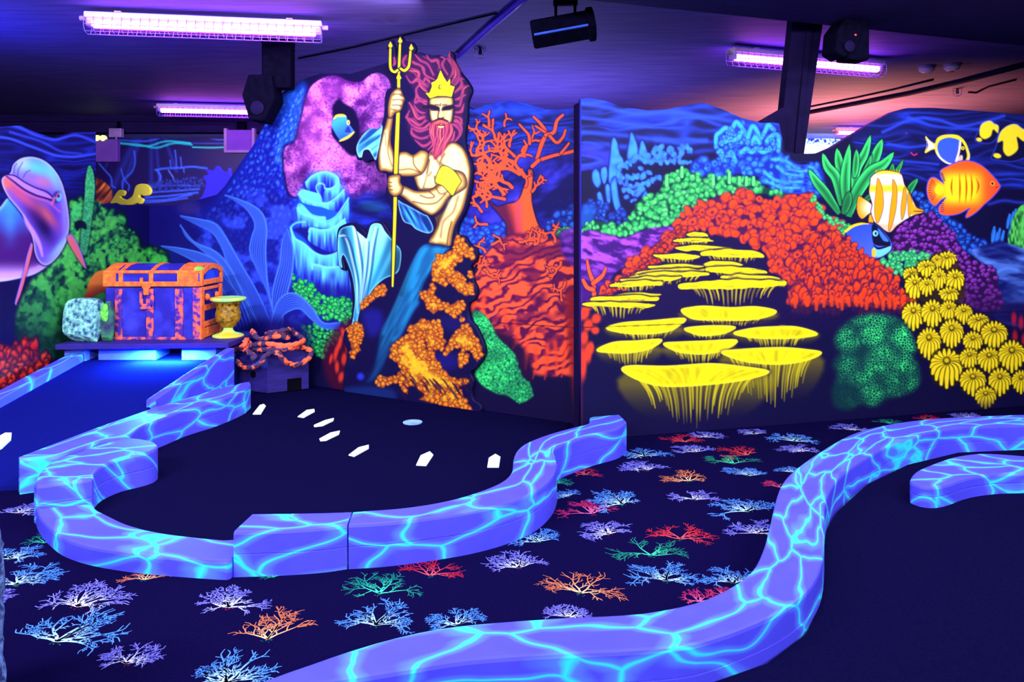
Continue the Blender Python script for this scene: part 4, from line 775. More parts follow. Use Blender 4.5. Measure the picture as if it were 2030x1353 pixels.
    for P in ([(1420, 292), (1420, 270), (1428, 262), (1438, 254), (1450, 256), (1459, 242), (1468, 250), (1478, 266), (1484, 282)], [(1482, 284), (1486, 262), (1493, 250), (1502, 262), (1507, 276), (1516, 262), (1523, 248), (1534, 258)], [(1520, 280), (1530, 270), (1542, 268), (1544, 285), (1543, 300)], [(1430, 285), (1445, 278), (1462, 275), (1470, 262)], [(1492, 285), (1497, 272), (1505, 284)], [(1470, 302), (1480, 295), (1490, 302), (1500, 294), (1512, 302), (1526, 296)], [(1424, 302), (1430, 300), (1434, 318)], [(1444, 308), (1450, 302), (1458, 320)]): crest(P)
    for P in ([(1530, 316), (1555, 318), (1575, 330)], [(1515, 340), (1535, 356), (1560, 362), (1590, 360)], [(1540, 330), (1560, 345), (1590, 350)], [(1520, 360), (1550, 372), (1585, 372)], [(1565, 335), (1590, 340), (1605, 336)], [(1606, 330), (1616, 338), (1626, 356)]): c.stroke(P, 4, (66, 190, 255), a=.75, glow=True)
    c.tex([(1560, 330), (1620, 330), (1620, 390), (1550, 385)], lambda X, Y, sd: (C(50, 80, 250)*np.ones(X.shape+(1,)), .55*np.clip(np.sin(Y*.9+3*noise(X, Y, 20))*1.4, 0, 1)), 14)
    # green reef
    G = [(1150, 458), (1160, 446), (1178, 437), (1200, 440), (1229, 449), (1240, 440), (1249, 430), (1258, 412), (1270, 398), (1288, 386), (1308, 382), (1316, 350), (1330, 346), (1341, 344), (1350, 328), (1360, 340), (1385, 344), (1400, 360), (1412, 345), (1424, 354), (1438, 350), (1444, 337), (1453, 354), (1475, 352), (1497, 351), (1507, 368), (1533, 376), (1565, 384), (1554, 394), (1525, 386), (1495, 382), (1474, 381), (1450, 388), (1418, 386), (1400, 399), (1371, 414), (1347, 431), (1329, 446), (1288, 450), (1258, 464), (1229, 468), (1199, 460), (1158, 464)]
    c.fill(G, (8, 60, 50), 6, .95, smooth=False)
    c.lumps(G, 10, 7.4, (150, 255, 150), (10, 80, 60), 17, 1.15, .8, 3, 0, 1.2, .5, .8, smooth=False, mid=(62, 214, 92), ha=.5)
    for x, y, h in ((1414, 352, 14), (1446, 346, 16), (1466, 356, 9), (1480, 356, 10), (1494, 356, 10), (1352, 336, 14), (1322, 356, 12)): c.stroke([(x, y+h), (x, y-4)], [4.6, 3.4], (8, 60, 50), 3, .7); c.stroke([(x, y+h), (x, y-4)], [3.2, 2.6], (96, 245, 118), 2)
    # purple bank
    P = [(1150, 468), (1199, 464), (1238, 472), (1282, 455), (1323, 450), (1337, 455), (1306, 478), (1282, 502), (1243, 525), (1214, 548), (1190, 600), (1150, 600)]
    c.fill(P, (58, 18, 110), 6, .95)
    c.tex(P, lambda X, Y, sd: (mixc((56, 16, 104), (160, 70, 205), np.clip((fbm(X, (Y+16*noise(X, Y, 30, 2)-.15*X)*2.1, 19, 6, 4)-.36)*4.2, 0, 1)), np.clip((575-Y)/60, .25, 1)), 6)
    # orange-red arch
    R = [(1180, 600), (1200, 565), (1230, 545), (1255, 512), (1290, 490), (1320, 470), (1343, 446), (1347, 428), (1370, 415), (1400, 402), (1425, 389), (1450, 392), (1476, 377), (1492, 384), (1530, 402), (1562, 392), (1590, 386), (1606, 380), (1626, 405), (1642, 430), (1660, 440), (1682, 470), (1702, 492), (1732, 516), (1762, 532), (1782, 562), (1798, 608), (1770, 618), (1720, 606), (1680, 612), (1640, 598), (1600, 610), (1572, 612), (1560, 570), (1530, 535), (1520, 500), (1450, 470), (1400, 456), (1370, 462), (1340, 490), (1290, 530), (1240, 570)]
    c.fill([(1340, 470), (1400, 455), (1520, 500), (1580, 620), (1570, 660), (1180, 640), (1240, 570)], (22, 10, 62), 10, .95)
    c.fill(R, (72, 16, 66), 5, .95)
    c.lumps(R, 13, 9.2, (255, 84, 26), (66, 16, 72), 23, 1.35, .85, 1.5, .25, 1.15, .22, .5, mid=(244, 66, 28), hole=.2, ha=.85)
    rp = crv(R, True, 5)
    c.lumps([(1600, 490), (1640, 470), (1700, 500), (1790, 570), (1800, 614), (1600, 614), (1570, 590)], 13, 8, (255, 80, 24), (62, 14, 66), 29, 1.9, .6, .35, .2, 1.25, .3, .4, mid=(236, 58, 28), hole=.2, ha=.85)
    c.lumps([(1180, 600), (1240, 548), (1290, 500), (1345, 450), (1360, 462), (1300, 520), (1240, 572)], 8, 5.6, (240, 74, 26), (60, 16, 60), 37, 1.2, .7, 2, 0, 1.25, .3, .5, mid=(200, 52, 30))
    c.fill([(1570, 604), (1800, 612), (1800, 650), (1570, 650)], (20, 8, 62), 16, .85)
    for k in range(17):
        x = 1580+k*13+rs.uniform(-4, 4); c.stroke([(x, 585+rs.uniform(0, 10)), (x+rs.uniform(-3, 3), 604+rs.uniform(0, 12))], [5, 3], (240, 66, 24), 4, .75)
    # red on the far left of this panel
    for Q in ([(1178, 592), (1176, 562), (1168, 538), (1164, 517)], [(1176, 562), (1190, 551), (1196, 544), (1201, 532)], [(1176, 575), (1164, 570), (1156, 556)]): c.stroke(Q, [5.6, 5.4, 4.4, 3.4][:len(Q)], (30, 6, 50), 2.4, .8); c.stroke(Q, [4, 4, 3.2, 2.2][:len(Q)], (252, 84, 44), 1.4)
    for (x, y, rx, ry, q) in ((1170, 605, 16, 9, -.4), (1158, 622, 10, 14, .4), (1182, 632, 9, 10, .5), (1166, 645, 9, 12, .3), (1158, 670, 8, 14, .1), (1180, 655, 8, 8, 0), (1166, 700, 7, 20, 0), (1155, 720, 8, 34, 0), (1172, 690, 6, 12, 0)): c.blob(x, y, rx, ry, (246, 66, 34), q, .9, .85)
    c.fill([(1140, 560), (1150, 560), (1152, 840), (1140, 840)], (190, 36, 34), 12, .7)
    # yellow plate coral
    ye, yd = (252, 238, 20), (96, 84, 22)
    def drips(P, y1, n, seed, w=1.6, a=.85, slope=.25, cut=0):
        r2 = np.random.RandomState(seed); P = np.asarray(P, float); x0, x1 = P[:, 0].min(), P[:, 0].max(); cx = (x0+x1)/2
        lo = P[P[:, 0].argsort()]
        for i in range(n):
            t = (i+.5)/n+r2.uniform(-.3, .3)/n; x = x0+(x1-x0)*(.06+.88*t)
            yb = max([q[1] for q in P if abs(q[0]-x) < (x1-x0)*.2] or [P[:, 1].mean()])
            edge = 1-abs(2*t-1)
            ys = yb-(yb-P[:, 1].min())*.35*(1-edge)-1; L = (y1-ys)*(.45+.6*edge**.6)*r2.uniform(.6, 1.1)
            xe = x+(cx-x)*slope
            c.stroke([(x, ys-2), (x+(xe-x)*.7, ys+L*.5), (xe, ys+L)], [w*1.2, w, w*.4], (214, 198, 26), 2.2, a*r2.uniform(.45, 1))
    def bowl(P, y1, n, seed):
        P = np.asarray(P, float); q = crv(P, True, 5)
        cx = q[:, 0].mean(); y0 = q[:, 1].max()
        c.fill(np.vstack([P, ]), (30, 20, 60), 10, .6, grow=5)
        dp = [(P[:, 0].min()+4, q[:, 1].mean()), (P[:, 0].max()-4, q[:, 1].mean()), (cx+(P[:, 0].max()-cx)*.72, y0+(y1-y0)*.8), (cx, y1), (cx-(cx-P[:, 0].min())*.72, y0+(y1-y0)*.8)]
        c.fill(dp, (150, 138, 22), 14, .55, fade=lambda X, Y: np.clip(1.05-(Y-y0+8)/(y1-y0+8), 0, 1)**1.5)
        drips(P, y1, n, seed, 1.9, .9)
        w0 = P[:, 0].max()-P[:, 0].min()
        def f(X, Y, sd):
            n1 = noise(X+(X-cx)*(Y-y0)/60, Y/7, 4, seed)*.6+noise(X, Y/4, 8, seed+2)*.5
            rim = np.exp(-(sd/3.2)**2)
            return mixc((150, 138, 14), ye, np.clip(.25+n1*.9+rim, 0, 1)), np.ones_like(X)
        c.tex(P, f, 2.4)
        c.stroke(np.vstack([q, q[:1]]), 1.8, (255, 242, 40), 2, .9, smooth=False)
    def plate(x0, x1, y0, y1, yd1, n, seed, skew=0):
        r2 = np.random.RandomState(seed); m = max(5, int((x1-x0)/16)); top = []; bot = []
        for i in range(m+1):
            t = i/m; x = x0+(x1-x0)*t; k = math.sin(math.pi*min(max(t, .03), .97))**.6
            top.append((x, y0+(y1-y0)*.5*(1-k)+r2.uniform(-1.6, 1.6)+skew*(t-.5))); bot.append((x+r2.uniform(-3, 3), y1-(y1-y0)*.35*(1-k)+r2.uniform(-2.2, 2.2)+skew*(t-.5)))
        Q = np.array(top+bot[::-1])
        c.fill(Q, (26, 14, 60), 5, .85, grow=3.5, smooth=False)
        if yd1: drips(Q, yd1, n, seed+1, 1.7, .95, .2)
        c.fill(Q, ye, 1.6, n=3)
        for k in range(int((x1-x0)/11)):
            x = r2.uniform(x0+6, x1-14); y = r2.uniform(y0+3, y1-1)+skew*((x-x0)/(x1-x0)-.5)
            c.stroke([(x, y), (x+r2.uniform(8, 22), y+r2.uniform(-1.6, 1.6))], [.3, 1.1, .3], (60, 44, 60), 1.4, .8)
    plate(1361, 1403, 461, 472, 0, 0, 1); plate(1338, 1412, 473, 481, 492, 10, 2)
    plate(1340, 1450, 487, 499, 0, 0, 3, 2); plate(1390, 1512, 494, 512, 528, 15, 4, 4); plate(1296, 1386, 503, 514, 529, 10, 5, 2)
    plate(1395, 1470, 518, 530, 0, 0, 6); plate(1286, 1394, 524, 534, 0, 0, 7, -3); plate(1262, 1400, 533, 543, 0, 0, 8, -5); plate(1400, 1518, 529, 545, 560, 9, 9, 4)
    plate(1250, 1404, 540, 551, 568, 12, 10, -6); plate(1432, 1546, 545, 557, 0, 0, 11, 3); plate(1230, 1350, 549, 559, 572, 8, 12, -5); plate(1212, 1312, 557, 569, 582, 11, 13, -3)
    plate(1345, 1558, 555, 573, 610, 19, 14, -6); plate(1220, 1310, 581, 590, 0, 0, 15); plate(1172, 1306, 586, 600, 0, 0, 16, -2); plate(1156, 1298, 599, 611, 630, 14, 17, 2)
    bowl([(1351, 616), (1372, 610), (1400, 608), (1450, 611), (1498, 609), (1538, 617), (1520, 628), (1480, 634), (1420, 634), (1374, 632)], 648, 22, 21)
    bowl([(1203, 651), (1235, 641), (1290, 637), (1356, 632), (1345, 646), (1318, 658), (1270, 662), (1231, 659)], 678, 18, 22)
    bowl([(1358, 652), (1407, 647), (1457, 649), (1433, 661), (1400, 665), (1378, 662)], 676, 12, 23)
    bowl([(1455, 661), (1490, 652), (1530, 649), (1579, 649), (1620, 662), (1590, 669), (1540, 671), (1490, 669)], 690, 20, 24)
    bowl([(1184, 695), (1215, 680), (1260, 677), (1311, 674), (1290, 690), (1250, 699), (1215, 699)], 728, 16, 25)
    bowl([(1316, 682), (1350, 679), (1400, 677), (1460, 675), (1439, 693), (1400, 701), (1370, 701), (1338, 695)], 722, 16, 26)
    bowl([(1431, 700), (1465, 694), (1546, 690), (1600, 694), (1628, 700), (1600, 714), (1546, 722), (1481, 717)], 800, 24, 27)
    bowl([(1234, 735), (1250, 726), (1322, 727), (1407, 722), (1465, 727), (1524, 737), (1481, 752), (1407, 762), (1322, 766), (1270, 755)], 838, 28, 28)
    c.stroke([(1150, 650), (1350, 643), (1540, 636), (1760, 628), (2030, 618), (2200, 612)], .8, (20, 6, 40), 1, .7)
    # green leaves
    def leaf(Q, w, k=1.):
        Q = crv(Q, False, 5); n = len(Q); t = np.linspace(0, 1, n); W = w*np.sin(np.pi*np.clip(t*.86+.12, 0, 1))**.8+.15; W[-1] = .1
        d = np.gradient(Q, axis=0); d /= np.linalg.norm(d, axis=1)[:, None]+1e-9; N = np.column_stack([-d[:, 1], d[:, 0]])
        pl = np.vstack([Q+N*W[:, None], (Q-N*W[:, None])[::-1]])
        c.fill(pl, (6, 24, 40), 4, .85, smooth=False, grow=1.8)
        c.fill(pl, lambda X, Y, sd: mixc((18, 92, 52), (int(56*k), int(220*k), int(104*k)), np.clip(1.25-np.clip(-sd/w, 0, 1)*1.1, 0, 1)*np.clip((440-Y)/90, .35, 1)), 1.5, smooth=False)
        c.stroke(Q[2:-3], .9, (16, 90, 56), 1.5, .6, smooth=False)
        c.stroke((Q+N*W[:, None]*.85)[1:-1], .7, (100, 255, 150), 1.3, .6*k, smooth=False)
    for Q, w, k in (([(1695, 415), (1738, 378), (1774, 345), (1791, 316)], 6, .7), ([(1770, 360), (1768, 340), (1770, 324)], 5, .7), ([(1795, 395), (1806, 372), (1820, 354)], 6, .8), ([(1728, 336), (1738, 305), (1749, 276)], 9, .95), ([(1702, 360), (1718, 335), (1728, 306)], 5, .8), ([(1672, 362), (1664, 325), (1659, 294)], 8.5, .95), ([(1692, 378), (1698, 335), (1714, 305), (1726, 268)], 9, 1), ([(1694, 352), (1697, 322), (1698, 296)], 6, .85), ([(1668, 408), (1658, 355), (1640, 330), (1631, 304)], 9.5, 1), ([(1677, 412), (1676, 350), (1684, 286)], 9.5, 1), ([(1664, 424), (1638, 385), (1618, 360), (1603, 336)], 9, .95), ([(1682, 430), (1696, 388), (1724, 345), (1752, 326), (1772, 302)], 12, 1), ([(1672, 425), (1680, 400), (1684, 380)], 8, .7)): leaf(Q, w, k)
    # pale green edge behind the arch
    c.lumps([(1604, 385), (1616, 390), (1640, 425), (1664, 436), (1690, 452), (1700, 470), (1684, 472), (1655, 448), (1628, 425)], 6.5, 4.4, (170, 255, 150), (20, 110, 70), 7, 1.1, .7, 3, 0, 1.2, .4, .8, mid=(80, 220, 110))
    # purple reef
    Pp = [(1768, 470), (1790, 445), (1812, 432), (1835, 424), (1853, 425), (1871, 446), (1891, 463), (1902, 485), (1920, 506), (1931, 519), (1962, 527), (1976, 540), (1980, 575), (1990, 606), (1965, 618), (1937, 616), (1900, 600), (1880, 560), (1853, 515), (1800, 505), (1768, 500)]
    c.fill(Pp, (44, 12, 72), 5, .95)
    c.lumps(Pp, 10.5, 6.4, (172, 70, 200), (36, 8, 60), 13, .75, .55, .5, -.3, 1.25, .6, .5, mid=(120, 44, 160), fade=lambda x, y: np.clip((640-y)/90, .3, 1))
    c.lumps([(1748, 515), (1770, 500), (1800, 498), (1838, 505), (1832, 520), (1800, 535), (1785, 545), (1765, 530)], 7.5, 5.4, (176, 255, 150), (20, 120, 80), 7, 1.1, .7, 3, 0, 1.2, .4, .8, mid=(80, 220, 120))
    # striped butterflyfish
    ol = (70, 30, 30)
    tail = [(1702, 390), (1712, 394), (1728, 406), (1730, 418), (1720, 426), (1709, 434), (1701, 425), (1699, 410)]
    c.fill(tail, (24, 10, 50), 3, .8, grow=1.5); c.fill(tail, lambda X, Y, sd: mixc((255, 150, 20), (255, 245, 225), np.clip(1.1-np.hypot(X-1726, Y-412)/24, 0, 1)), 1.3)
    Bf = [(1727, 352), (1738, 342), (1753, 338), (1772, 340), (1787, 346), (1793, 366), (1803, 382), (1811, 400), (1818, 412), (1831, 417), (1829, 422), (1814, 426), (1800, 433), (1779, 447), (1763, 461), (1741, 447), (1731, 436), (1727, 420), (1729, 405), (1723, 382), (1725, 364)]
    c.fill(Bf, (24, 10, 50), 4, .8, grow=1.5)
    def bfc(X, Y, sd):
        yb = np.exp(-((Y-374+(X-1760)*.0)/8)**2)+1.2*np.clip((346-Y)/6, 0, 1)
        col = mixc((255, 252, 235), (255, 225, 30), yb); col = col+(C(170, 205, 255)-col)*(.55*np.clip((Y-395)/20, 0, 1)*(.5+.5*np.sin(X/3.6)))[..., None]
        col = col+(C(255, 190, 150)-col)*np.clip((Y-436)/12, 0, 1)[..., None]
        return col
    c.fill(Bf, bfc, 1.4)
    for i in range(11): c.stroke([(1738+i*4.6, 346-2*math.sin(i/3)), (1736+i*4.6, 337)], [1.6, .5], (250, 190, 30), 1.2, .9)
    for Q in ([(1740, 354), (1747, 368), (1751, 392), (1750, 415), (1741, 441), (1735, 432), (1734, 405), (1737, 380)], [(1770, 356), (1777, 370), (1778, 395), (1774, 425), (1763, 458), (1763, 435), (1767, 400), (1770, 380)], [(1793, 372), (1797, 390), (1794, 418), (1788, 436), (1786, 415), (1789, 390)], [(1801, 382), (1808, 400), (1808, 415), (1802, 430), (1800, 405)], [(1731, 436), (1725, 425), (1722, 440), (1730, 446)]):
        c.fill(Q, ol, 1.5, .9, grow=1); c.fill(Q, (255, 158, 16), 1.2)
    c.fill([(1808, 402), (1816, 411), (1831, 417), (1830, 421), (1814, 425), (1806, 424)], (255, 170, 24), 1.4); c.stroke([(1812, 419), (1830, 419.5)], .8, ol, 1); c.stroke(np.vstack([crv(Bf, True, 4)]), .7, ol, 1.1, .7, smooth=False)
    # blue tang half behind the reef
    Bt = [(1676, 458), (1688, 450), (1704, 445), (1722, 443), (1738, 446), (1754, 461), (1767, 480), (1768, 490), (1760, 502), (1742, 512), (1726, 511), (1700, 495), (1684, 474)]
    c.fill(Bt, (10, 6, 40), 3, .9, grow=2)
    c.fill(Bt, grad((40, 72, 220), (70, 96, 250), (1690, 450), (1715, 505)), 1.4)
    c.fill([(1729, 446), (1742, 450), (1756, 466), (1766, 484), (1752, 488), (1736, 486), (1730, 478)], (8, 8, 34), 2.5, .95); c.fill([(1740, 452), (1750, 462), (1762, 478), (1752, 478), (1744, 466)], (60, 120, 235), 2.5)
    c.fill([(1732, 490), (1745, 493), (1765, 488), (1764, 498), (1744, 510), (1733, 506)], (110, 205, 255), 2); c.stroke([(1732, 487), (1742, 493), (1764, 487)], [1, 2, 1.2], (8, 8, 34), 1.4)
    c.stroke([(1676, 459), (1690, 449), (1706, 444), (1722, 444)], [2.6, 2.8, 2.2, .8], (255, 205, 30), 1.2); c.fill([(1729, 494), (1735, 495), (1735, 510), (1729, 508)], (255, 190, 40), 1.5)
    c.blob(1735.5, 463, 5.4, 6, (130, 225, 255), 0, .3); c.blob(1736, 463, 2.2, 3.4, (12, 20, 60), 0, .3)
    c.lumps([(1655, 490), (1684, 470), (1690, 486), (1704, 496), (1722, 510), (1730, 520), (1700, 530), (1660, 520)], 9, 6, (255, 82, 26), (66, 16, 60), 43, 1.5, .6, .4, 0, 1.2, .3, .45, mid=(230, 58, 28))
    # powder-blue surgeonfish
    tl = [(1835, 271), (1842, 278), (1850, 284), (1858, 286), (1857, 294), (1846, 297), (1834, 303), (1838, 288)]
    c.fill(tl, (250, 220, 60), 1.3, grow=.6); c.fill([(1837, 276), (1850, 286), (1854, 291), (1838, 298), (1841, 288)], (220, 215, 255), 1.3); c.fill([(1836, 276), (1840, 288), (1836, 298), (1838, 288)], (60, 70, 200), 1)
    c.fill([(1855, 280), (1862, 271), (1876, 267), (1898, 268), (1912, 279), (1920, 296), (1923, 310), (1918, 321), (1898, 326), (1880, 326), (1864, 316), (1854, 300)], lambda X, Y, sd: mixc((255, 226, 40), (240, 225, 190), np.clip((Y-290)/20, 0, 1)), 1.4)
    c.fill([(1859, 286), (1866, 277), (1882, 273), (1901, 278), (1913, 292), (1918, 308), (1915, 318), (1898, 323), (1882, 323), (1866, 312), (1859, 298)], grad((50, 92, 240), (62, 88, 245), (1870, 275), (1880, 320)), 1.4)
    c.fill([(1903, 279), (1912, 290), (1918, 306), (1914, 317), (1896, 322), (1899, 300)], (14, 12, 50), 1.6); c.fill([(1902, 279), (1906, 282), (1903, 302), (1898, 322), (1893, 322), (1899, 300)], (235, 225, 225), 1.2); c.stroke([(1914, 292), (1919, 308), (1916, 318)], [1, 2, 1.6], (240, 210, 60), 1.2)
    c.fill([(1902, 310), (1908, 308), (1908, 318), (1899, 320)], (215, 190, 170), 1.6); c.blob(1908.5, 294, 3.6, 3.8, (255, 225, 40), 0, .3); c.blob(1908.8, 294, 1.5, 1.7, (20, 16, 40), 0, .3)
    # orange angelfish
    An = [(1865, 339), (1880, 330), (1902, 321), (1924, 320), (1946, 329), (1966, 347), (1980, 364), (1982, 372), (1968, 390), (1951, 405), (1938, 418), (1924, 428), (1915, 431), (1919, 420), (1923, 412), (1902, 423), (1880, 427), (1864, 424), (1862, 410), (1876, 392), (1866, 396), (1853, 408), (1842, 396), (1838, 378), (1840, 362), (1846, 353), (1856, 354), (1872, 365), (1866, 352)]
    c.fill(An, (70, 60, 230), 2, .95, grow=2)
    def an(X, Y, sd):
        y = np.exp(-(((X-1905)/42)**4+((Y-374)/32)**4)); y = np.maximum(y, np.exp(-(((X-1862)/18)**2+((Y-376)/16)**2)))
        col = mixc((255, 92, 30), (255, 232, 32), y*1.15); return col+(C(240, 70, 50)-col)*(.5*np.clip((X-1945)/30, 0, 1))[..., None]
    c.fill(An, an, 1.4)
    for x, t, b, k in ((1888, 353, 388, -2), (1902, 345, 402, 1), (1914, 343, 402, 2), (1925, 345, 398, 2), (1936, 354, 384, 4)): c.stroke([(x, t), (x+k, (t+b)/2), (x, b)], [.4, 1.8, .4], (190, 70, 20), 2, .9)
    for i in range(9):
        a = -.75+i*.19; c.stroke([(1866-6*math.cos(a)*2.2, 377+13*math.sin(a)), (1866-25*math.cos(a), 377+28*math.sin(a))], [.4, 1.5], (170, 30, 50), 1.6, .85)
    for i in range(6): c.stroke([(1864+i*1.2, 343+i*3), (1869+i, 344+i*3)], .7, (30, 20, 120), 1); c.stroke([(1865, 400+i*4), (1871, 399+i*4)], .7, (30, 20, 120), 1)
    c.blob(1967.5, 364, 4.2, 4.4, (255, 190, 60), 0, .3); c.blob(1967.5, 364, 2.6, 2.8, (60, 30, 20), 0, .3); c.stroke([(1974, 373), (1979, 370)], .8, (150, 30, 30), 1)
    # yellow butterflyfishes
    for body, yel, nose in (([(1933, 279), (1938, 262), (1946, 246), (1962, 240), (1974, 246), (1980, 260), (1976, 274), (1964, 284), (1948, 284)], [(1942, 260), (1947, 246), (1962, 240), (1971, 246), (1979, 250), (1978, 264), (1969, 257), (1964, 270), (1952, 276), (1943, 270)], (1941, 277, 6, 4)), ([(1965, 314), (1974, 292), (1982, 266), (1998, 250), (2014, 246), (2030, 256), (2050, 270), (2050, 300), (2030, 314), (2005, 321), (1980, 318)], [(1978, 282), (1984, 262), (1998, 250), (2014, 247), (2027, 256), (2050, 268), (2046, 284), (2028, 280), (2016, 272), (2018, 296), (2000, 310), (1989, 300), (1988, 280)], (1977, 309, 8, 5))):
        c.fill(body, (40, 60, 200), 2.5, .75, grow=1); c.fill(body, (12, 10, 50), 2.5, .95, grow=-1.5); c.fill(yel, (255, 226, 40), 3.5); c.blob(nose[0], nose[1], nose[2], nose[3], (255, 225, 50), .2, .5)
        c.stroke(crv(yel, True, 3)[:14], 1, (255, 250, 190), 1.5, .5, smooth=False)
    # yellow polyps
    def polyp(x, y, w, h, n, seed, rag=0):
        r2 = np.random.RandomState(seed); cy = y-h*.2
        c.fill([(x-w*.56, y-h*.2), (x-w*.3, y-h*.5), (x+w*.3, y-h*.5), (x+w*.56, y-h*.2), (x+w*.48, y+h*.3), (x, y+h*.52), (x-w*.48, y+h*.3)], (34, 26, 22), 5, .8)
        order = sorted(range(n), key=lambda i: abs(((i+.5)/n*2-1)), reverse=True)
        for i in range(n):
            a = math.pi*2*(i+.5)/n-math.pi/2; dx, dy = math.cos(a), math.sin(a); dn = (dy+1)/2
            ex = x+dx*w*.5*(.55+.45*(1-abs(dy)*.3))+dx*dn*w*.06; ey = cy+dy*h*.3+dn*h*.38*(1-.35*abs(dx))
            mx, my = x+dx*w*.42, cy+dy*h*.2+dn*h*.06
            if rag: ex += r2.uniform(-2, 2); ey += r2.uniform(-2, 2)
            Q = [(x+dx*w*.14, cy+dy*h*.1), (mx, my), (ex, ey)]; wd = w*math.pi*.27/n*(1.9 if dy > .2 else 1.3)
            c.stroke(Q, [wd*.7, wd*1.25, wd*.8], (70, 58, 8), 1.4, .95, n=4); c.stroke(Q, [wd*.45, wd*.9, wd*.5], (250, 222, 30), 1.7, 1, n=4)
        c.blob(x, cy, w*.13, h*.11, (80, 64, 8), 0, .5); c.blob(x, cy-1, w*.08, h*.06, (225, 196, 30), 0, .8)
    Z = lambda q: (1600+q[0]/3.56, 480+q[1]/3.56, q[2]/3.56, q[3]/3.56)
    c.fill([(1792, 560), (1810, 530), (1840, 515), (1860, 500), (1890, 505), (1912, 560), (1905, 600), (1830, 600)], (50, 36, 20), 10, .8)
    for i, q in enumerate([(735, 235, 105, 110), (985, 130, 120, 120), (915, 140, 70, 100), (840, 190, 120, 120), (1045, 275, 120, 160), (930, 265, 100, 150), (760, 320, 130, 170), (845, 320, 100, 130), (1000, 375, 120, 100)]): polyp(*Z(q), 13, 60+i, 1)
    for i, q in enumerate([(750, 525, 145, 200), (885, 510, 145, 200), (1000, 490, 115, 150), (1105, 510, 115, 140), (1210, 570, 140, 125), (1320, 660, 175, 195), (1020, 650, 155, 205), (860, 720, 155, 225), (1170, 710, 125, 155), (985, 895, 215, 275), (1145, 825, 125, 145), (1285, 835, 155, 175), (1445, 810, 175, 225), (1170, 990, 170, 195), (1360, 990, 145, 195), (1510, 990, 120, 165), (1260, 1100, 135, 155), (1630, 860, 150, 190), (1660, 1040, 140, 190), (1740, 940, 150, 200)]): polyp(*Z(q), 17 if q[2] > 150 else 15, 80+i)
    # dark green brain coral
    Br = [(1662, 658), (1684, 637), (1721, 625), (1768, 628), (1794, 643), (1808, 668), (1815, 690), (1810, 706), (1819, 725), (1823, 752), (1812, 772), (1790, 782), (1757, 790), (1735, 806), (1704, 802), (1680, 814), (1656, 806), (1650, 775), (1660, 745), (1652, 722), (1664, 700), (1655, 680)]
    c.fill(Br, (6, 34, 52), 14, .9)
    def brain(X, Y, sd):
        f1, f2 = worley(X, Y, 5.2, 5); g1, g2 = worley(X, Y, 40, 9); mo = fbm(X, Y, 30, 4)
        net = np.clip(1-(f2-f1)/.34, 0, 1)**1.3; up = np.clip(1.25-g1*1.15, 0, 1)*np.clip(1.15-np.clip((Y-640)/190, 0, 1)*.75-np.clip((1720-X)/120, 0, .5), .08, 1)
        return mixc((6, 40, 54), (64, 255, 122), (net*1.25+.1)*up*(.4+1.9*np.clip(mo-.2, 0, 1))), np.ones_like(X)
    c.tex(Br, brain, 20)
    c.fill([(1140, 838), (1600, 822), (2200, 790), (2200, 900), (1140, 900)], (14, 8, 58), 30, .5)
    return c
# ------------------------------------------------------------------ materials
M = {}
M['paint'] = paint_mat('mural_paint')
M['carpet'] = mat('dark_carpet', (9, 6, 44), (12, 8, 50), 90, 1, 0, bump=.1)
M['green'] = mat('putting_turf', (9, 8, 42), (12, 10, 48), 120, 1, 0, bump=.1)
M['ramp'] = mat('blue_turf', (13, 17, 96), (15, 22, 108), 120, 1, 0, bump=.1)
M['ceil'] = mat('ceiling_boards', (112, 92, 176), (92, 74, 156), 3, .7, .2, stretch=(.5, 6, 1))
M['dark'] = mat('dark_paint', (22, 13, 58), (17, 10, 48), 8, .7, .05)
M['beam'] = mat('beam_paint', (36, 22, 86), (28, 17, 72), 4, .7, .08, stretch=(1, 8, 8))
M['black'] = mat('black_metal', (5, 4, 20), (8, 7, 30), 20, .8, .02)
M['white'] = mat('white_plastic', (170, 140, 200), (155, 128, 190), 6, .4, .4)
M['lilac'] = mat('lilac_plastic', (136, 84, 205), (126, 76, 196), 6, .6, .1)
M['wire'] = mat('white_wire', (120, 90, 215), (105, 80, 205), 6, .4, .4)
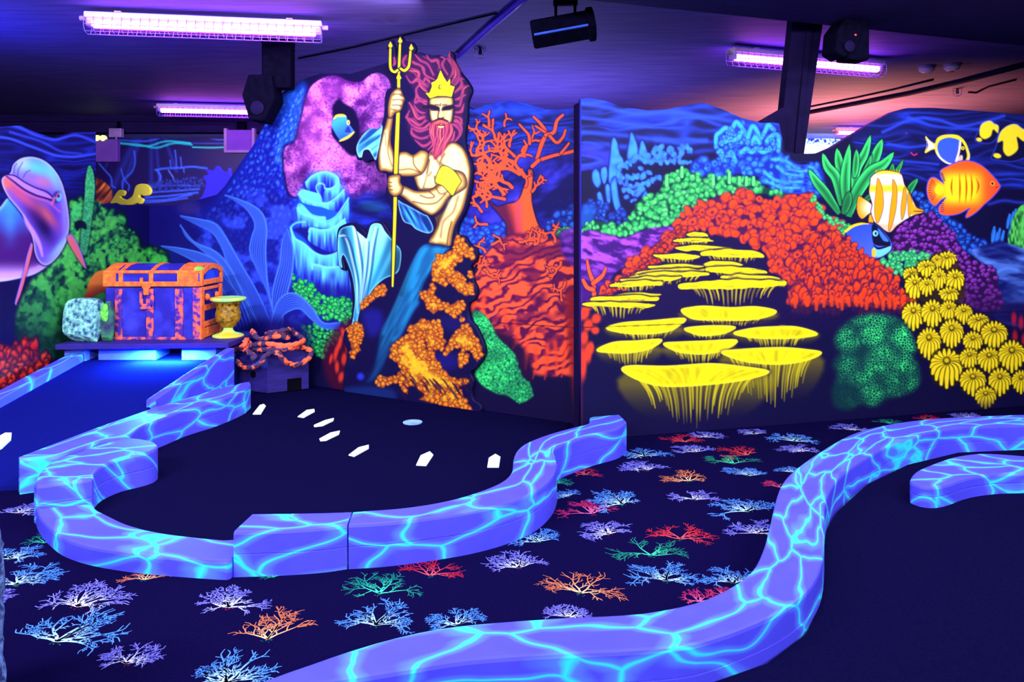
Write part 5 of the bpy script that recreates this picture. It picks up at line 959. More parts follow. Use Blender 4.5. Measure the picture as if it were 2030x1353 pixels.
def curb_mat():
    m = bpy.data.materials.new('painted_caustic_curb'); t, N, L, p = nt(m)
    tc = N.new('ShaderNodeTexCoord'); no = N.new('ShaderNodeTexNoise'); no.inputs['Scale'].default_value = 4; no.inputs['Detail'].default_value = 2
    la = N.new('ShaderNodeAttribute'); la.attribute_name = 'lane'
    L.new(la.outputs['Vector'], no.inputs['Vector'])
    mx = N.new('ShaderNodeMix'); mx.data_type = 'VECTOR'; mx.inputs['Factor'].default_value = .16; L.new(la.outputs['Vector'], mx.inputs['A']); L.new(no.outputs['Color'], mx.inputs['B'])
    def vor(sc, rnd):
        v = N.new('ShaderNodeTexVoronoi'); v.feature = 'DISTANCE_TO_EDGE'; v.inputs['Scale'].default_value = sc; v.inputs['Randomness'].default_value = rnd; L.new(mx.outputs['Result'], v.inputs['Vector']); return v
    v = vor(6.6, 1); r = N.new('ShaderNodeValToRGB'); e = r.color_ramp.elements
    e[0].position = 0; e[0].color = (*lin((52, 236, 255)), 1); e[1].position = .13; e[1].color = (*lin((78, 78, 236)), 1)
    for q, c in ((.011, (58, 214, 255)), (.036, (86, 132, 255))): k = e.new(q); k.color = (*lin(c), 1)
    L.new(v.outputs['Distance'], r.inputs[0])
    n2 = N.new('ShaderNodeTexNoise'); n2.inputs['Scale'].default_value = 6; n2.inputs['Detail'].default_value = 5; L.new(tc.outputs['Object'], n2.inputs['Vector'])
    r2 = N.new('ShaderNodeValToRGB'); r2.color_ramp.elements[0].position = .25; r2.color_ramp.elements[0].color = (.82, .8, .9, 1); r2.color_ramp.elements[1].position = .75; L.new(n2.outputs['Fac'], r2.inputs[0])
    mu = N.new('ShaderNodeMix'); mu.data_type = 'RGBA'; mu.blend_type = 'MULTIPLY'; mu.inputs['Factor'].default_value = 1; L.new(r.outputs[0], mu.inputs['A']); L.new(r2.outputs[0], mu.inputs['B'])
    L.new(mu.outputs['Result'], p.inputs['Base Color']); p.inputs['Roughness'].default_value = .5; p.inputs['Specular IOR Level'].default_value = .15
    return m
M['curb'] = curb_mat()
def struct(mb, name, m, **k): return tag(mb.build(name, m, **k), kind='structure')
# ------------------------------------------------------------------ room shell
WC = Plane((-1.503, 7.02), (-.293, 6.32)); WR = Plane((.495, 5.42), (4.36, 6.445)); XL = -4.08
WL = Plane((XL, 0), (XL, 1)); WL.n = np.array([-1., 0.]); CEIL = 3.3
struct(MB().box((1, 6.35, CEIL+.05), (23.2, 19.2, .1)), 'ceiling', M['ceil'])
struct(MB().box((1, 15.6, 1.64), (23.2, .2, 3.3)), 'wall_back', M['dark'])
struct(MB().box((-10.55, 6.2, 1.64), (.1, 18.6, 3.3)), 'wall_far_left', M['dark']); struct(MB().box((12.55, 6.2, 1.64), (.1, 18.6, 3.3)), 'wall_far_right', M['dark']); struct(MB().box((1, -3.1, 1.64), (23.2, .1, 3.3)), 'wall_front', M['dark'])
struct(MB().box((-5.2, 12.15, 3.155), (10.4, .25, .286)).box((-5.2, 12.0, 3.2), (10.4, .06, .04)), 'ceiling_beam', M['beam'], bevel=.008)
a, b = np.array([.47, 5.22]), np.array([7.1, 7.48]); u = (b-a)/np.hypot(*(b-a)); nn = np.array([u[1], -u[0]])
q0 = a-u*4.0; struct(MB().prism([tuple(q0), tuple(b), tuple(b+nn*1.3), tuple(q0+nn*1.3)], 3.1, CEIL-.002), 'ceiling_beam', M['beam'], bevel=.01)
# ---- mural walls
def cols(a, b, st, far=None):
    c = np.arange(a, b, st)
    return np.concatenate([c, np.arange(b, far, 6)]) if far else c
wl = mural_wall('wall_left', paint_left(), WL, np.concatenate([np.arange(-150, 0, 6), np.arange(0, 190, 1.3), [190, 190.02], np.arange(191, 297, 1.3)]), [(-150, 215), (-60, 246), (0, 252), (40, 249), (70, 262), (110, 275), (150, 262), (190, 262), (190.02, 398), (205, 405), (297, 408)], 360, .06)
wm = mural_wall('wall_middle', paint_mid(), WC, np.concatenate([np.arange(200, 440, 2), np.arange(440, 1150, 1.25)]), [(200, 405), (296, 408), (340, 408), (380, 400), (430, 386), (446, 369), (470, 333), (500, 291), (522, 252), (546, 200), (566, 178), (601, 157), (636, 146), (696, 146), (740, 133), (800, 115), (860, 135), (915, 205), (938, 218), (975, 204), (1009, 199), (1040, 204), (1080, 217), (1110, 217), (1150, 214)], 520, .06)
wr = mural_wall('wall_right', paint_right(), WR, np.concatenate([np.arange(1152, 2034, 1.2), np.arange(2034, 2200, 6)]), [(1152, 196), (1165, 194), (1200, 200), (1240, 213), (1285, 219), (1320, 217), (1370, 207), (1395, 204), (1430, 216), (1470, 234), (1510, 244), (1530, 243), (1545, 245), (1556, 300), (1575, 304), (1600, 305), (1622, 304), (1650, 292), (1690, 267), (1730, 243), (1770, 222), (1800, 214), (1850, 214), (1940, 220), (2030, 228), (2200, 240)], 540, .05)
pe = [WR.pt(1152, 445), WR.pt(1164, 445, .05), WR.pt(1164, 445, .15), WR.pt(1152, 445, .15)]
struct(MB().prism([(WR.a[0]+WR.u[0]*.015+WR.n[0]*k, WR.a[1]+WR.u[1]*.015+WR.n[1]*k) for k in (.052, .16)]+[(WR.a[0]-WR.u[0]*.0+WR.n[0]*k, WR.a[1]+WR.n[1]*k) for k in (.16, .052)], 0, 2.43), 'trim_1', M['dark'])
for o in (wl, wm, wr): tag(o, kind='structure')
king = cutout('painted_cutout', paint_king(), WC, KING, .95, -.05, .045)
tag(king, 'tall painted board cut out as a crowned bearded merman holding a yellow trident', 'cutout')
tag(cutout('serpent_cutout', None, WC, [(208, 403), (214, 392), (222, 380), (229, 376), (236, 380), (233, 388), (227, 388), (228, 392), (240, 396), (252, 388), (258, 370), (268, 364), (280, 366), (287, 376), (284, 386), (274, 388), (268, 384), (264, 390), (272, 395), (268, 404), (260, 402), (250, 406), (230, 406), (220, 402)], .9, .064, .03, dark=(.95, .82, .08)), 'small yellow sea serpent figure with curled tail on top of the low wall', 'figure')
tag(cutout('coral_cutout', None, WC, [(382, 402), (392, 385), (398, 362), (392, 350), (402, 345), (398, 336), (412, 337), (420, 328), (428, 337), (438, 341), (444, 332), (446, 346), (450, 356), (446, 366), (436, 372), (426, 388), (410, 398)], .9, .064, .03, dark=(.05, .035, .8)), 'flat violet blue spiky silhouette beside the sunken ship mural', 'cutout')
# ---- ship mural and speckled panel on far walls
bk = Plane((-8, 15.42), (8, 15.42))
o = mural_wall('ship_mural', paint_back(), bk, np.arange(130, 600, 1.6), [(130, 264), (600, 264)], 110, .05, 1.3); tag(o, kind='structure')
def paint_speck():
    c = Canvas(1560, 260, 1720, 330, 1., (26, 26, 120))
    c.fill([(1560, 255), (1720, 255), (1720, 278), (1560, 276)], (40, 20, 100), 4, 1, False)
    c.tex([(1560, 272), (1720, 272), (1720, 335), (1560, 335)], lambda X, Y, sd: (mixc((24, 40, 150), (225, 250, 255), (noise(X, Y, 2.4, 3)-.45+np.clip((Y-278)/30, 0, .6)+np.clip((1605-X)/20, 0, .5))*5), np.ones_like(X)), 2, False)
    return c
o = mural_wall('speckled_mural', paint_speck(), bk, np.arange(1560, 1720, 1.2), [(1560, 262), (1720, 262)], 70, .04, 2.4); tag(o, kind='structure')
# ---- raking post of the roof
pd = 6.2; zz = lambda y: EYE-(y-HY)/FPX*pd; xx = lambda x: (x-CX)/FPX*pd
pw = [(1574, 20), (1635, 20), (1594, 304), (1570, 470), (1536, 470), (1544, 304)]
pv = [(xx(x), pd, zz(y)) for x, y in pw]+[(xx(x), pd+.14, zz(y)) for x, y in pw]
struct(MB().add(pv, [(0, 1, 2, 3, 4, 5), (11, 10, 9, 8, 7, 6)]+[(i, 6+i, 6+(i+1) % 6, (i+1) % 6) for i in range(6)]).add([(xx(x), pd-.02, zz(y)) for x, y in ((1601, 22), (1612, 22), (1583, 304), (1574, 304))]+[(xx(x), pd+.01, zz(y)) for x, y in ((1601, 22), (1612, 22), (1583, 304), (1574, 304))], [(0, 1, 2, 3), (7, 6, 5, 4), (0, 4, 5, 1), (1, 5, 6, 2), (2, 6, 7, 3), (3, 7, 4, 0)]), 'roof_post', M['dark'])
gz = [WR.pt(1510, 244, .1), WR.pt(1572, 208, .1), WR.pt(1572, 300, .1), WR.pt(1540, 300, .1)]
struct(MB().add([tuple(q) for q in gz]+[(q[0]+WR.n[0]*.04, q[1]+WR.n[1]*.04, q[2]) for q in gz], [(0, 1, 2, 3), (7, 6, 5, 4), (0, 4, 5, 1), (1, 5, 6, 2), (2, 6, 7, 3), (3, 7, 4, 0)]), 'wall_gusset', M['dark'])
# ------------------------------------------------------------------ floor with printed corals
PR = {'B': ((120, 120, 255), (215, 225, 255)), 'C': ((75, 140, 255), (185, 235, 255)), 'R': ((196, 30, 60), (255, 90, 100)), 'G': ((20, 140, 120), (60, 235, 175)), 'O': ((220, 120, 80), (255, 205, 150)), 'P': ((200, 40, 110), (255, 120, 180))}
PRINTS = [(50, 1012, 62, 'B'), (95, 1072, 56, 'G'), (28, 1102, 66, 'C'), (48, 1150, 92, 'C'), (165, 1190, 118, 'B'), (125, 1256, 132, 'C'), (255, 1306, 82, 'B'), (293, 1144, 62, 'O'), (460, 1194, 96, 'B'), (455, 1338, 122, 'C'), (537, 1254, 116, 'O'), (757, 1166, 106, 'G'), (750, 1228, 104, 'C'), (855, 1134, 80, 'R'), (907, 1232, 78, 'C'), (1030, 1118, 82, 'B'), (1062, 1068, 72, 'C'), (1147, 1166, 100, 'O'), (1128, 1218, 64, 'B'), (1200, 1053, 72, 'B'), (1175, 1012, 82, 'P'), (1235, 993, 84, 'C'), (1160, 938, 52, 'R'), (1128, 982, 44, 'C'), (1106, 956, 40, 'G'), (1275, 929, 62, 'B'), (1272, 901, 64, 'C'), (1352, 873, 60, 'R'), (1400, 865, 46, 'B'), (1376, 893, 54, 'B'), (1495, 859, 46, 'B'), (1480, 898, 70, 'R'), (1447, 915, 68, 'G'), (1477, 939, 60, 'C'), (1573, 871, 68, 'C'), (1588, 893, 50, 'B'), (1685, 851, 50, 'B'), (1365, 949, 74, 'O'), (1372, 986, 66, 'B'), (1478, 1007, 88, 'C'), (1540, 964, 44, 'P'), (1562, 934, 40, 'C'), (1340, 1061, 92, 'R'), (1285, 1093, 92, 'G'), (1497, 1052, 70, 'B'), (1315, 1143, 88, 'C'), (1455, 1149, 76, 'C'), (1385, 1188, 60, 'P'), (1430, 1176, 40, 'P'), (1835, 830, 44, 'R'), (1915, 826, 44, 'B'), (1760, 838, 40, 'G'), (545, 1142, 36, 'G'), (585, 1362, 60, 'G'), (1040, 1290, 70, 'C'), (-60, 1200, 100, 'B'), (340, 1420, 110, 'O')]
def floor_mesh():
    V, F, C_ = [], [], []
    def quad(p, q, w0, w1, z, c0, c1):
        d = np.subtract(q, p); L = np.hypot(*d)+1e-9; nx, ny = -d[1]/L, d[0]/L; n = len(V)
        V.extend([(p[0]+nx*w0, p[1]+ny*w0, z), (q[0]+nx*w1, q[1]+ny*w1, z), (q[0]-nx*w1, q[1]-ny*w1, z), (p[0]-nx*w0, p[1]-ny*w0, z)]); F.append((n, n+3, n+2, n+1)); C_.extend([c0, c1, c1, c0])
    for k, (px, py, wd, kd) in enumerate(PRINTS):
        rs = np.random.RandomState(300+k); x, y, _ = FL(px, py); s = wd/FPX*y*.42
        lo, hi = lin(PR[kd][0]), lin(PR[kd][1]); fat = 1.25 if kd in 'BC' else .85; tilt = rs.uniform(-.35, .35); z = .0015+.00002*k
        base = np.array([x+rs.uniform(-.15, .15)*s, y-s*.55])
        def grow(p, a, L, w, dep, c):
            q = p; 
            for j in range(3):
                a += rs.uniform(-.28, .28); r = q+np.array([math.cos(a), math.sin(a)*1.05])*L/3; t = min(1, np.hypot(*(r-base))/(1.3*s)); cc = hi*(1-t)+lo*t
                quad(q, r, w*(1-.12*j), w*(1-.12*(j+1)), z, c, cc); q = r; c = cc
                if dep and rs.rand() < .9: grow(q, a+rs.choice([-1, 1])*rs.uniform(.5, .95), L*rs.uniform(.4, .62), w*.62, dep-1, c)
            if dep > 1: grow(q, a+.35, L*.5, w*.6, dep-2, c); grow(q, a-.35, L*.5, w*.6, dep-2, c)
        n = 7 if kd in 'BC' else 5
        for i in range(n): grow(base, math.pi*(.02+.96*(i+.5)/n)+tilt+rs.uniform(-.15, .15), s*rs.uniform(.85, 1.25)*(1.12-.25*abs(i/(n-1)-.5)*0), s*.05*fat, 3, hi)
        for i in range(10):                                              # spray of a second colour under the stem
            a = rs.uniform(-2.9, -.2); q = base+np.array([math.cos(a), math.sin(a)])*s*rs.uniform(.05, .3); c2 = lin((170, 30, 60) if kd in 'BP' else (20, 130, 110))*rs.uniform(.4, 1); quad(q, q+rs.uniform(-.06, .06, 2)*s, s*.03, s*.015, z-.0004, c2, c2)
    nb = len(V); V.extend([(-10.5, -3, 0), (12.5, -3, 0), (12.5, 15.5, 0), (-10.5, 15.5, 0), (-10.5, -3, -.1), (12.5, -3, -.1), (12.5, 15.5, -.1), (-10.5, 15.5, -.1)]); C_.extend([(0, 0, 0)]*8)
    B = [(nb, nb+1, nb+2, nb+3), (nb+4, nb+7, nb+6, nb+5), (nb, nb+4, nb+5, nb+1), (nb+1, nb+5, nb+6, nb+2), (nb+2, nb+6, nb+7, nb+3), (nb+3, nb+7, nb+4, nb)]
    o = raw_mesh('floor', V, F+B, C_, M['paint']); o.data.materials.append(M['carpet'])
    mi = np.zeros(len(F)+6, np.int32); mi[-6:] = 1; o.data.polygons.foreach_set('material_index', mi)
    return tag(o, kind='structure')
floor_mesh()
# ------------------------------------------------------------------ lane curbs
def lvl(P, z): return [FL(x, y, z)[:2] for x, y in P]
def lane_attr(o, vals):
    at = o.data.attributes.new('lane', 'FLOAT_VECTOR', 'POINT'); at.data.foreach_set('vector', np.asarray(vals, np.float32).ravel())
SEED = [0]
def finish(V, F, A, z0, label):
    c = np.mean([v[:2] for v in V], 0); mb = MB().add(V, F); o = mb.build('lane_curb', M['curb'], None, (c[0], c[1], z0)); SEED[0] += 1
    lane_attr(o, [(a[0], a[1], SEED[0]*3.7) for a in A]); return tag(o, label, 'curb', 'painted lane curbs')
def curb(outline, z0, z1, label, n=4, bev=.014):
    """rounded block traced along its top edge: bevelled rim, groove of the two planks"""
    P = np.array(lvl(outline, z1)); P = crv(P, True, n) if n else P
    a = np.sum(P[:, 0]*np.roll(P[:, 1], -1)-np.roll(P[:, 0], -1)*P[:, 1])
    if a < 0: P = P[::-1]
    m = len(P); d = np.roll(P, -1, 0)-np.roll(P, 1, 0); d /= np.linalg.norm(d, axis=1)[:, None]+1e-9; N = np.column_stack([-d[:, 1], d[:, 0]])
    s = np.concatenate([[0], np.cumsum(np.linalg.norm(np.diff(P, axis=0), axis=1))]); zm = (z0+z1)/2
    pr = [(z0, 0), (zm-.004, 0), (zm, .004), (zm+.004, 0), (z1-bev, 0), (z1-bev*.3, bev*.3), (z1, bev)]
    V, A, F = [], [], []
    for z, k in pr:
        for i in range(m): V.append((P[i, 0]+N[i, 0]*k, P[i, 1]+N[i, 1]*k, z)); A.append((P[i, 0]*.6+N[i, 0]*0, P[i, 1]+(z-z1)*1.0))
    for r in range(len(pr)-1): F += [(r*m+i, r*m+(i+1) % m, (r+1)*m+(i+1) % m, (r+1)*m+i) for i in range(m)]
    F += [tuple(range((len(pr)-1)*m, len(pr)*m)), tuple(range(m))[::-1]]
    return finish(V, F, A, z0, label)
def loft(Ln, Lf, z0, z1, label, bev=.014, groove=True):
    """lane curb between two curves of equal length; z1 number or list along the lane"""
    Ln, Lf = np.asarray(Ln), np.asarray(Lf); m = len(Ln); z1 = np.full(m, z1) if np.isscalar(z1) else np.asarray(z1)
    mid = (Ln+Lf)/2; s = np.concatenate([[0], np.cumsum(np.linalg.norm(np.diff(mid, axis=0), axis=1))]); w = np.linalg.norm(Lf-Ln, axis=1); u = (Lf-Ln)/w[:, None]
    rows = []
    for i in range(m):
        h = z1[i]-z0; zm = z0+h/2; g = [(0, zm-.003, 0), (.004, zm, 0), (0, zm+.003, 0)] if groove else []
        near = [(0, z0, 0)]+g+[(0, z1[i]-bev, 0), (bev*.3, z1[i]-bev*.3, 0), (bev, z1[i], 0)]
        q = [(k, z) for k, z, _ in near]+[(w[i]-k, z) for k, z, _ in near[::-1]]
        rows.append([(Ln[i, 0]+u[i, 0]*k, Ln[i, 1]+u[i, 1]*k, z) for k, z in q]); rows[-1] = (rows[-1], [(s[i]*.46, (z-z1[i] if j < len(near) else 0)+k+(z1[i]-z if j >= len(near) else 0)) for j, (k, z) in enumerate(q)])
    k = len(rows[0][0]); V = [v for r in rows for v in r[0]]; A = [a for r in rows for a in r[1]]; F = []
    for i in range(m-1): F += [(i*k+j, (i+1)*k+j, (i+1)*k+(j+1) % k, i*k+(j+1) % k) for j in range(k)]
    for e in (0, m-1):
        b = len(V); V += [V[e*k+j] for j in range(k)]; A += [(np.hypot(*(np.array(V[e*k+j][:2])-Ln[e]))*.9+e, V[e*k+j][2]) for j in range(k)]; F.append(tuple(range(b, b+k)))
    return finish(V, F, A, z0, label)
def resam(P, n):
    P = np.asarray(P, float); s = np.concatenate([[0], np.cumsum(np.linalg.norm(np.diff(P, axis=0), axis=1))]); t = np.linspace(0, s[-1], n)
    return np.column_stack([np.interp(t, s, P[:, 0]), np.interp(t, s, P[:, 1])])
def curb2(near, far, z0, z1, label, bev=.014, join=None):
    A, B = [np.array(lvl([tuple(q) for q in crv(c, False, 6)], z1)) for c in (near, far)]
    if join: A[-1] = (join[0][0]-.005, join[0][1]); B[-1] = (join[1][0]-.005, join[1][1])
    return loft(resam(A, 90), resam(B, 90), z0, z1, label, bev, z1-z0 > .15)
# end block of the S curb, long S curb
curb2([(463, 1055), (560, 1052), (640, 1047), (688, 1041)], [(503, 1018), (580, 1017), (640, 1016), (698, 1014)], 0, .2, 'short square-ended curb block where the low curb meets the long S curb')
curb2([(691, 1041), (760, 1037), (844, 1028), (937, 1014), (1010, 996), (1060, 976), (1092, 950), (1104, 925), (1100, 905), (1098, 895), (1112, 884), (1145, 872), (1180, 861), (1224, 850), (1242, 838)],
      [(701, 1014), (803, 1006), (884, 993), (945, 976), (993, 956), (1013, 938), (1017, 920), (1019, 905), (1028, 890), (1046, 877), (1085, 862), (1135, 848), (1160, 842), (1171, 836), (1172, 827), (1226, 822)], 0, .2, 'long S shaped curb curling from the block towards the corner of the mural')
curb2([(72, 1010), (78, 1024), (95, 1044), (128, 1068), (182, 1085), (255, 1097), (328, 1104), (426, 1111), (458, 1112)], [(186, 1000), (192, 1010), (219, 1024), (255, 1040), (310, 1054), (383, 1064), (458, 1071)], 0, .085, 'low curved curb sweeping round the near end of the putting green', join=[FL(463, 1055, .2)[:2], FL(503, 1018, .2)[:2]])
curb([(72, 964), (73, 948), (84, 931), (112, 911), (160, 895), (205, 880), (251, 869), (285, 871), (304, 876), (313, 884), (306, 892), (285, 899), (240, 909), (202, 924), (186, 939), (182, 950), (128, 957)], 0, .2, 'raised curb block with a rounded nose at the left of the green', n=3)
curb2([(39, 912), (72, 908), (113, 906), (160, 890), (205, 876), (251, 864), (281, 846), (330, 827), (370, 812), (430, 795), (480, 776), (497, 764)], [(37, 906), (100, 882), (166, 857), (215, 839), (259, 824), (312, 806), (345, 797), (380, 786), (420, 774), (455, 766), (480, 759), (494, 757)], 0, .2, 'straight curb along the right edge of the blue ramp')
# stepped side board of the ramp
loft([(-2.655, 5.64), (-2.62, 5.82), (-2.555, 6.2), (-2.46, 6.70)], [(-2.725, 5.64), (-2.69, 5.82), (-2.625, 6.2), (-2.53, 6.70)], 0, [.245, .285, .36, .455], 'sloping side board climbing beside the ramp to the treasure chest', .01, False)
loft([(-3.78, 4.6), (-3.79, 5.3), (-3.80, 6.0), (-3.81, 6.72)], [(-3.90, 4.6), (-3.91, 5.3), (-3.92, 6.0), (-3.93, 6.72)], 0, [.13, .221, .313, .405], 'straight curb along the left edge of the ramp below the dolphin mural', .012, False)
curb2([(430, 1420), (600, 1362), (720, 1343), (830, 1325), (930, 1310), (1100, 1298), (1237, 1292), (1357, 1282), (1430, 1263), (1512, 1231), (1567, 1201), (1604, 1169), (1627, 1128), (1634, 1080), (1634, 1036), (1637, 1000), (1648, 970), (1673, 940), (1718, 908), (1778, 878), (1842, 859), (1892, 850), (1960, 846), (2040, 844), (2150, 846)],
      [(430, 1386), (545, 1340), (600, 1321), (680, 1293), (760, 1269), (850, 1248), (940, 1236), (1100, 1224), (1210, 1219), (1283, 1213), (1375, 1195), (1439, 1169), (1489, 1133), (1512, 1091), (1526, 1041), (1538, 990), (1553, 955), (1581, 927), (1627, 895), (1686, 862), (1750, 844), (1833, 832), (1930, 826), (2040, 822), (2150, 821)], 0, .2, 'large S shaped curb winding from the foreground up to the right')
curb([(1804, 955), (1806, 945), (1817, 934), (1838, 924), (1879, 909), (1912, 902), (1947, 899), (1990, 901), (2040, 905), (2120, 912), (2120, 940), (2040, 939), (1980, 940), (1935, 945), (1905, 952), (1880, 961), (1855, 966), (1830, 965), (1812, 960)], .07, .18, 'separate curb with a rounded nose lying on the right-hand green', n=3)
# ---- greens and ramp
struct(MB().prism([(-2.55, 4.35), (-1.9, 3.6), (-1.2, 3.38), (-.6, 3.42), (.1, 3.95), (.2, 4.6), (.3, 5.3), (.45, 5.86), (-.3, 6.26), (-1.56, 7.0), (-1.9, 7.05), (-2.3, 6.85), (-2.33, 6.45), (-2.5, 5.6), (-2.45, 5.0)], -.02, .006), 'floor_green', M['green'])
g = lvl([(1638, 1000), (1660, 965), (1720, 915), (1800, 880), (1900, 858), (2100, 850), (2500, 1000), (2500, 2300), (500, 2300), (560, 1390), (830, 1340), (1100, 1310), (1357, 1292), (1520, 1240), (1600, 1185), (1630, 1120), (1634, 1050)], .2)
struct(MB().prism(g, -.02, .07), 'floor_green', M['green'])
rx = lambda y: -2.72+.11*(y-4.4)/1.2 if y < 5.6 else -2.66
struct(MB().add([(-3.80, 4.25, .0), (-2.83, 4.42, .0), (-2.70, 5.6, .0), (-2.56, 6.72, 0), (-2.5, 7.7, 0), (-4.02, 7.7, 0), (-3.85, 6.72, 0), (-3.80, 4.25, .012), (-2.83, 4.42, .03), (-2.70, 5.6, .18), (-2.56, 6.72, .33), (-2.5, 7.7, .34), (-4.02, 7.7, .34), (-3.85, 6.72, .33)],
    [(0, 6, 5, 4, 3, 2, 1), (7, 8, 9, 10, 13), (10, 11, 12, 13), (0, 1, 8, 7), (1, 2, 9, 8), (2, 3, 10, 9), (3, 4, 11, 10), (4, 5, 12, 11), (5, 6, 13, 12), (6, 0, 7, 13)]), 'floor_ramp', M['ramp'])
# ---- arrows and cup
M['arrow'] = mat('white_arrow_paint', (232, 255, 240), (215, 250, 230), 20, .5, .1)
for P, lab in (([(501, 821), (515, 803), (523, 801), (527, 805), (517, 821)], 'white arrow marker on the green nearest the rope-topped crate'), ([(590, 826), (608, 813), (623, 811), (624, 816), (602, 828)], 'white arrow marker second from the rope-topped crate'), ([(622, 843), (645, 833), (662, 829), (661, 834), (640, 844), (623, 846)], 'thinnest white arrow marker, third from the crate'),
        ([(633, 870), (655, 858), (674, 854), (672, 861), (647, 873), (635, 874)], 'white arrow marker in the middle of the row, fourth from the crate'), ([(691, 902), (711, 887), (731, 882), (731, 889), (702, 905)], 'white arrow marker fifth from the crate, pointing at the merman'), ([(825, 922), (834, 903), (852, 895), (859, 902), (845, 923)], 'broad white arrow marker, next to last beside the S curb'), ([(966, 926), (969, 908), (982, 900), (992, 906), (989, 926)], 'upright white arrow marker beside the bend of the S curb')):
    Q = [FL(x, y, .012)[:2] for x, y in P]; c = np.mean(Q, 0)
    thing(MB().prism(Q, .006, .012), 'arrow_marker', M['arrow'], (c[0], c[1], .006), lab, 'arrow', 'white arrow markers')
Q = [FL(x, y, .05)[:2] for x, y in ((-14, 910), (-12, 893), (10, 884), (23, 884), (22, 892), (4, 904))]; zz = lambda q: .0125+(q[1]-4.3)*.128
thing(MB().prism(Q, [zz(q)+.0 for q in Q], [zz(q)+.02 for q in Q]), 'arrow_marker', M['arrow'], (*np.mean(Q, 0), .03), 'white arrow marker lying alone on the blue ramp', 'arrow', 'white arrow markers')
M['cup'] = mat('cup_liner', (110, 175, 255), (90, 150, 250), 10, .4, .3); M['rim'] = mat('cup_rim', (140, 200, 255), None, 10, .4, .3)
x, y, _ = FL(818, 838, .008)
t = empty('golf_cup', (x, y, .006), 0, 'pale blue round golf cup set in the dark green', 'cup')
MB().lathe([(.066, 0), (.066, .004), (.0, .004)], 32).build('cup_liner', M['cup'], t)
MB().lathe([(.066, 0), (.075, 0), (.075, .006), (.066, .006)], 32).build('cup_rim', M['rim'], t)
# ------------------------------------------------------------------ black-light fixtures
M['tube'] = glow_mat('uv_tube', (1, .2, .82), 20); M['house'] = mat('lamp_housing', (225, 190, 235), (205, 170, 225), 8, .35, .4); M['clip'] = mat('clear_clip', (190, 150, 235), None, 8, .3, .5)
FIX_L = 1.86
def fixture():
    t = empty('tube_light', (0, 0, 0)); L = FIX_L
    MB().box((0, 0, -.03), (L, .13, .05)).box((0, 0, -.062), (L*.985, .10, .02)).build('housing', M['house'], t, bevel=.012)
    MB().tube([(x, 0, -.092) for x in np.linspace(-L*.47, L*.47, 7)], .034, 14).build('tube', M['tube'], t, smooth=True)
    for s in (-1, 1): MB().box((s*L*.485, 0, -.088), (.045, .075, .06)).tube([(s*L*.5, 0, -.05), (s*(L*.5+.05), 0, -.05)], .022, 10).build('end_cap', M['clip'], t, bevel=.008)
    for s in (-.36, .36): MB().box((s*L, .0, -.004), (.05, .15, .012)).build('clip', M['clip'], t)
    g = MB(); n = 26
    prof = [(-.075, -.05), (-.085, -.12), (-.06, -.165), (0, -.178), (.06, -.165), (.085, -.12), (.075, -.05)]
    for i in range(n+1):
        x = -L*.495+L*.99*i/n; g.tube([(x, y, z) for y, z in prof], .0028, 5)
    for y, z in ((-.084, -.115), (-.06, -.165), (0, -.178), (.06, -.165), (.084, -.115)): g.tube([(-L*.495, y, z), (L*.495, y, z)], .003, 5)
    g.build('wire_guard', M['wire'], t)
    return t
f0 = fixture(); spots = [((-2.53, 6.275), .158, 'nearest caged black-light tube at the upper left, glowing pink', 75), ((-4.13, 10.92), .158, 'caged black-light tube over the ship mural, partly behind the hanging lamp', 60), ((3.0, 7.65), .33, 'caged black-light tube crossed by the raking post above the orange reef', 55), ((6.65, 13.5), .1, 'small distant caged black-light tube beyond the green leaves', 40)]
for i, ((x, y), rz, lab, pw) in enumerate(spots):
    o = f0 if i == 0 else copy_tree(f0)
    o.location = (x, y, CEIL-.03); o.rotation_euler = (0, 0, rz); tag(o, lab, 'light', 'caged black-light tubes')
    area('tube_light_down', (x, y, CEIL-.15), (0, 0, rz), FIX_L*.93, .03, pw, TUBE); area('tube_light_up', (x, y+.02, CEIL-.2), (math.pi, 0, rz), FIX_L*.9, .2, 15, (.3, .06, 1))
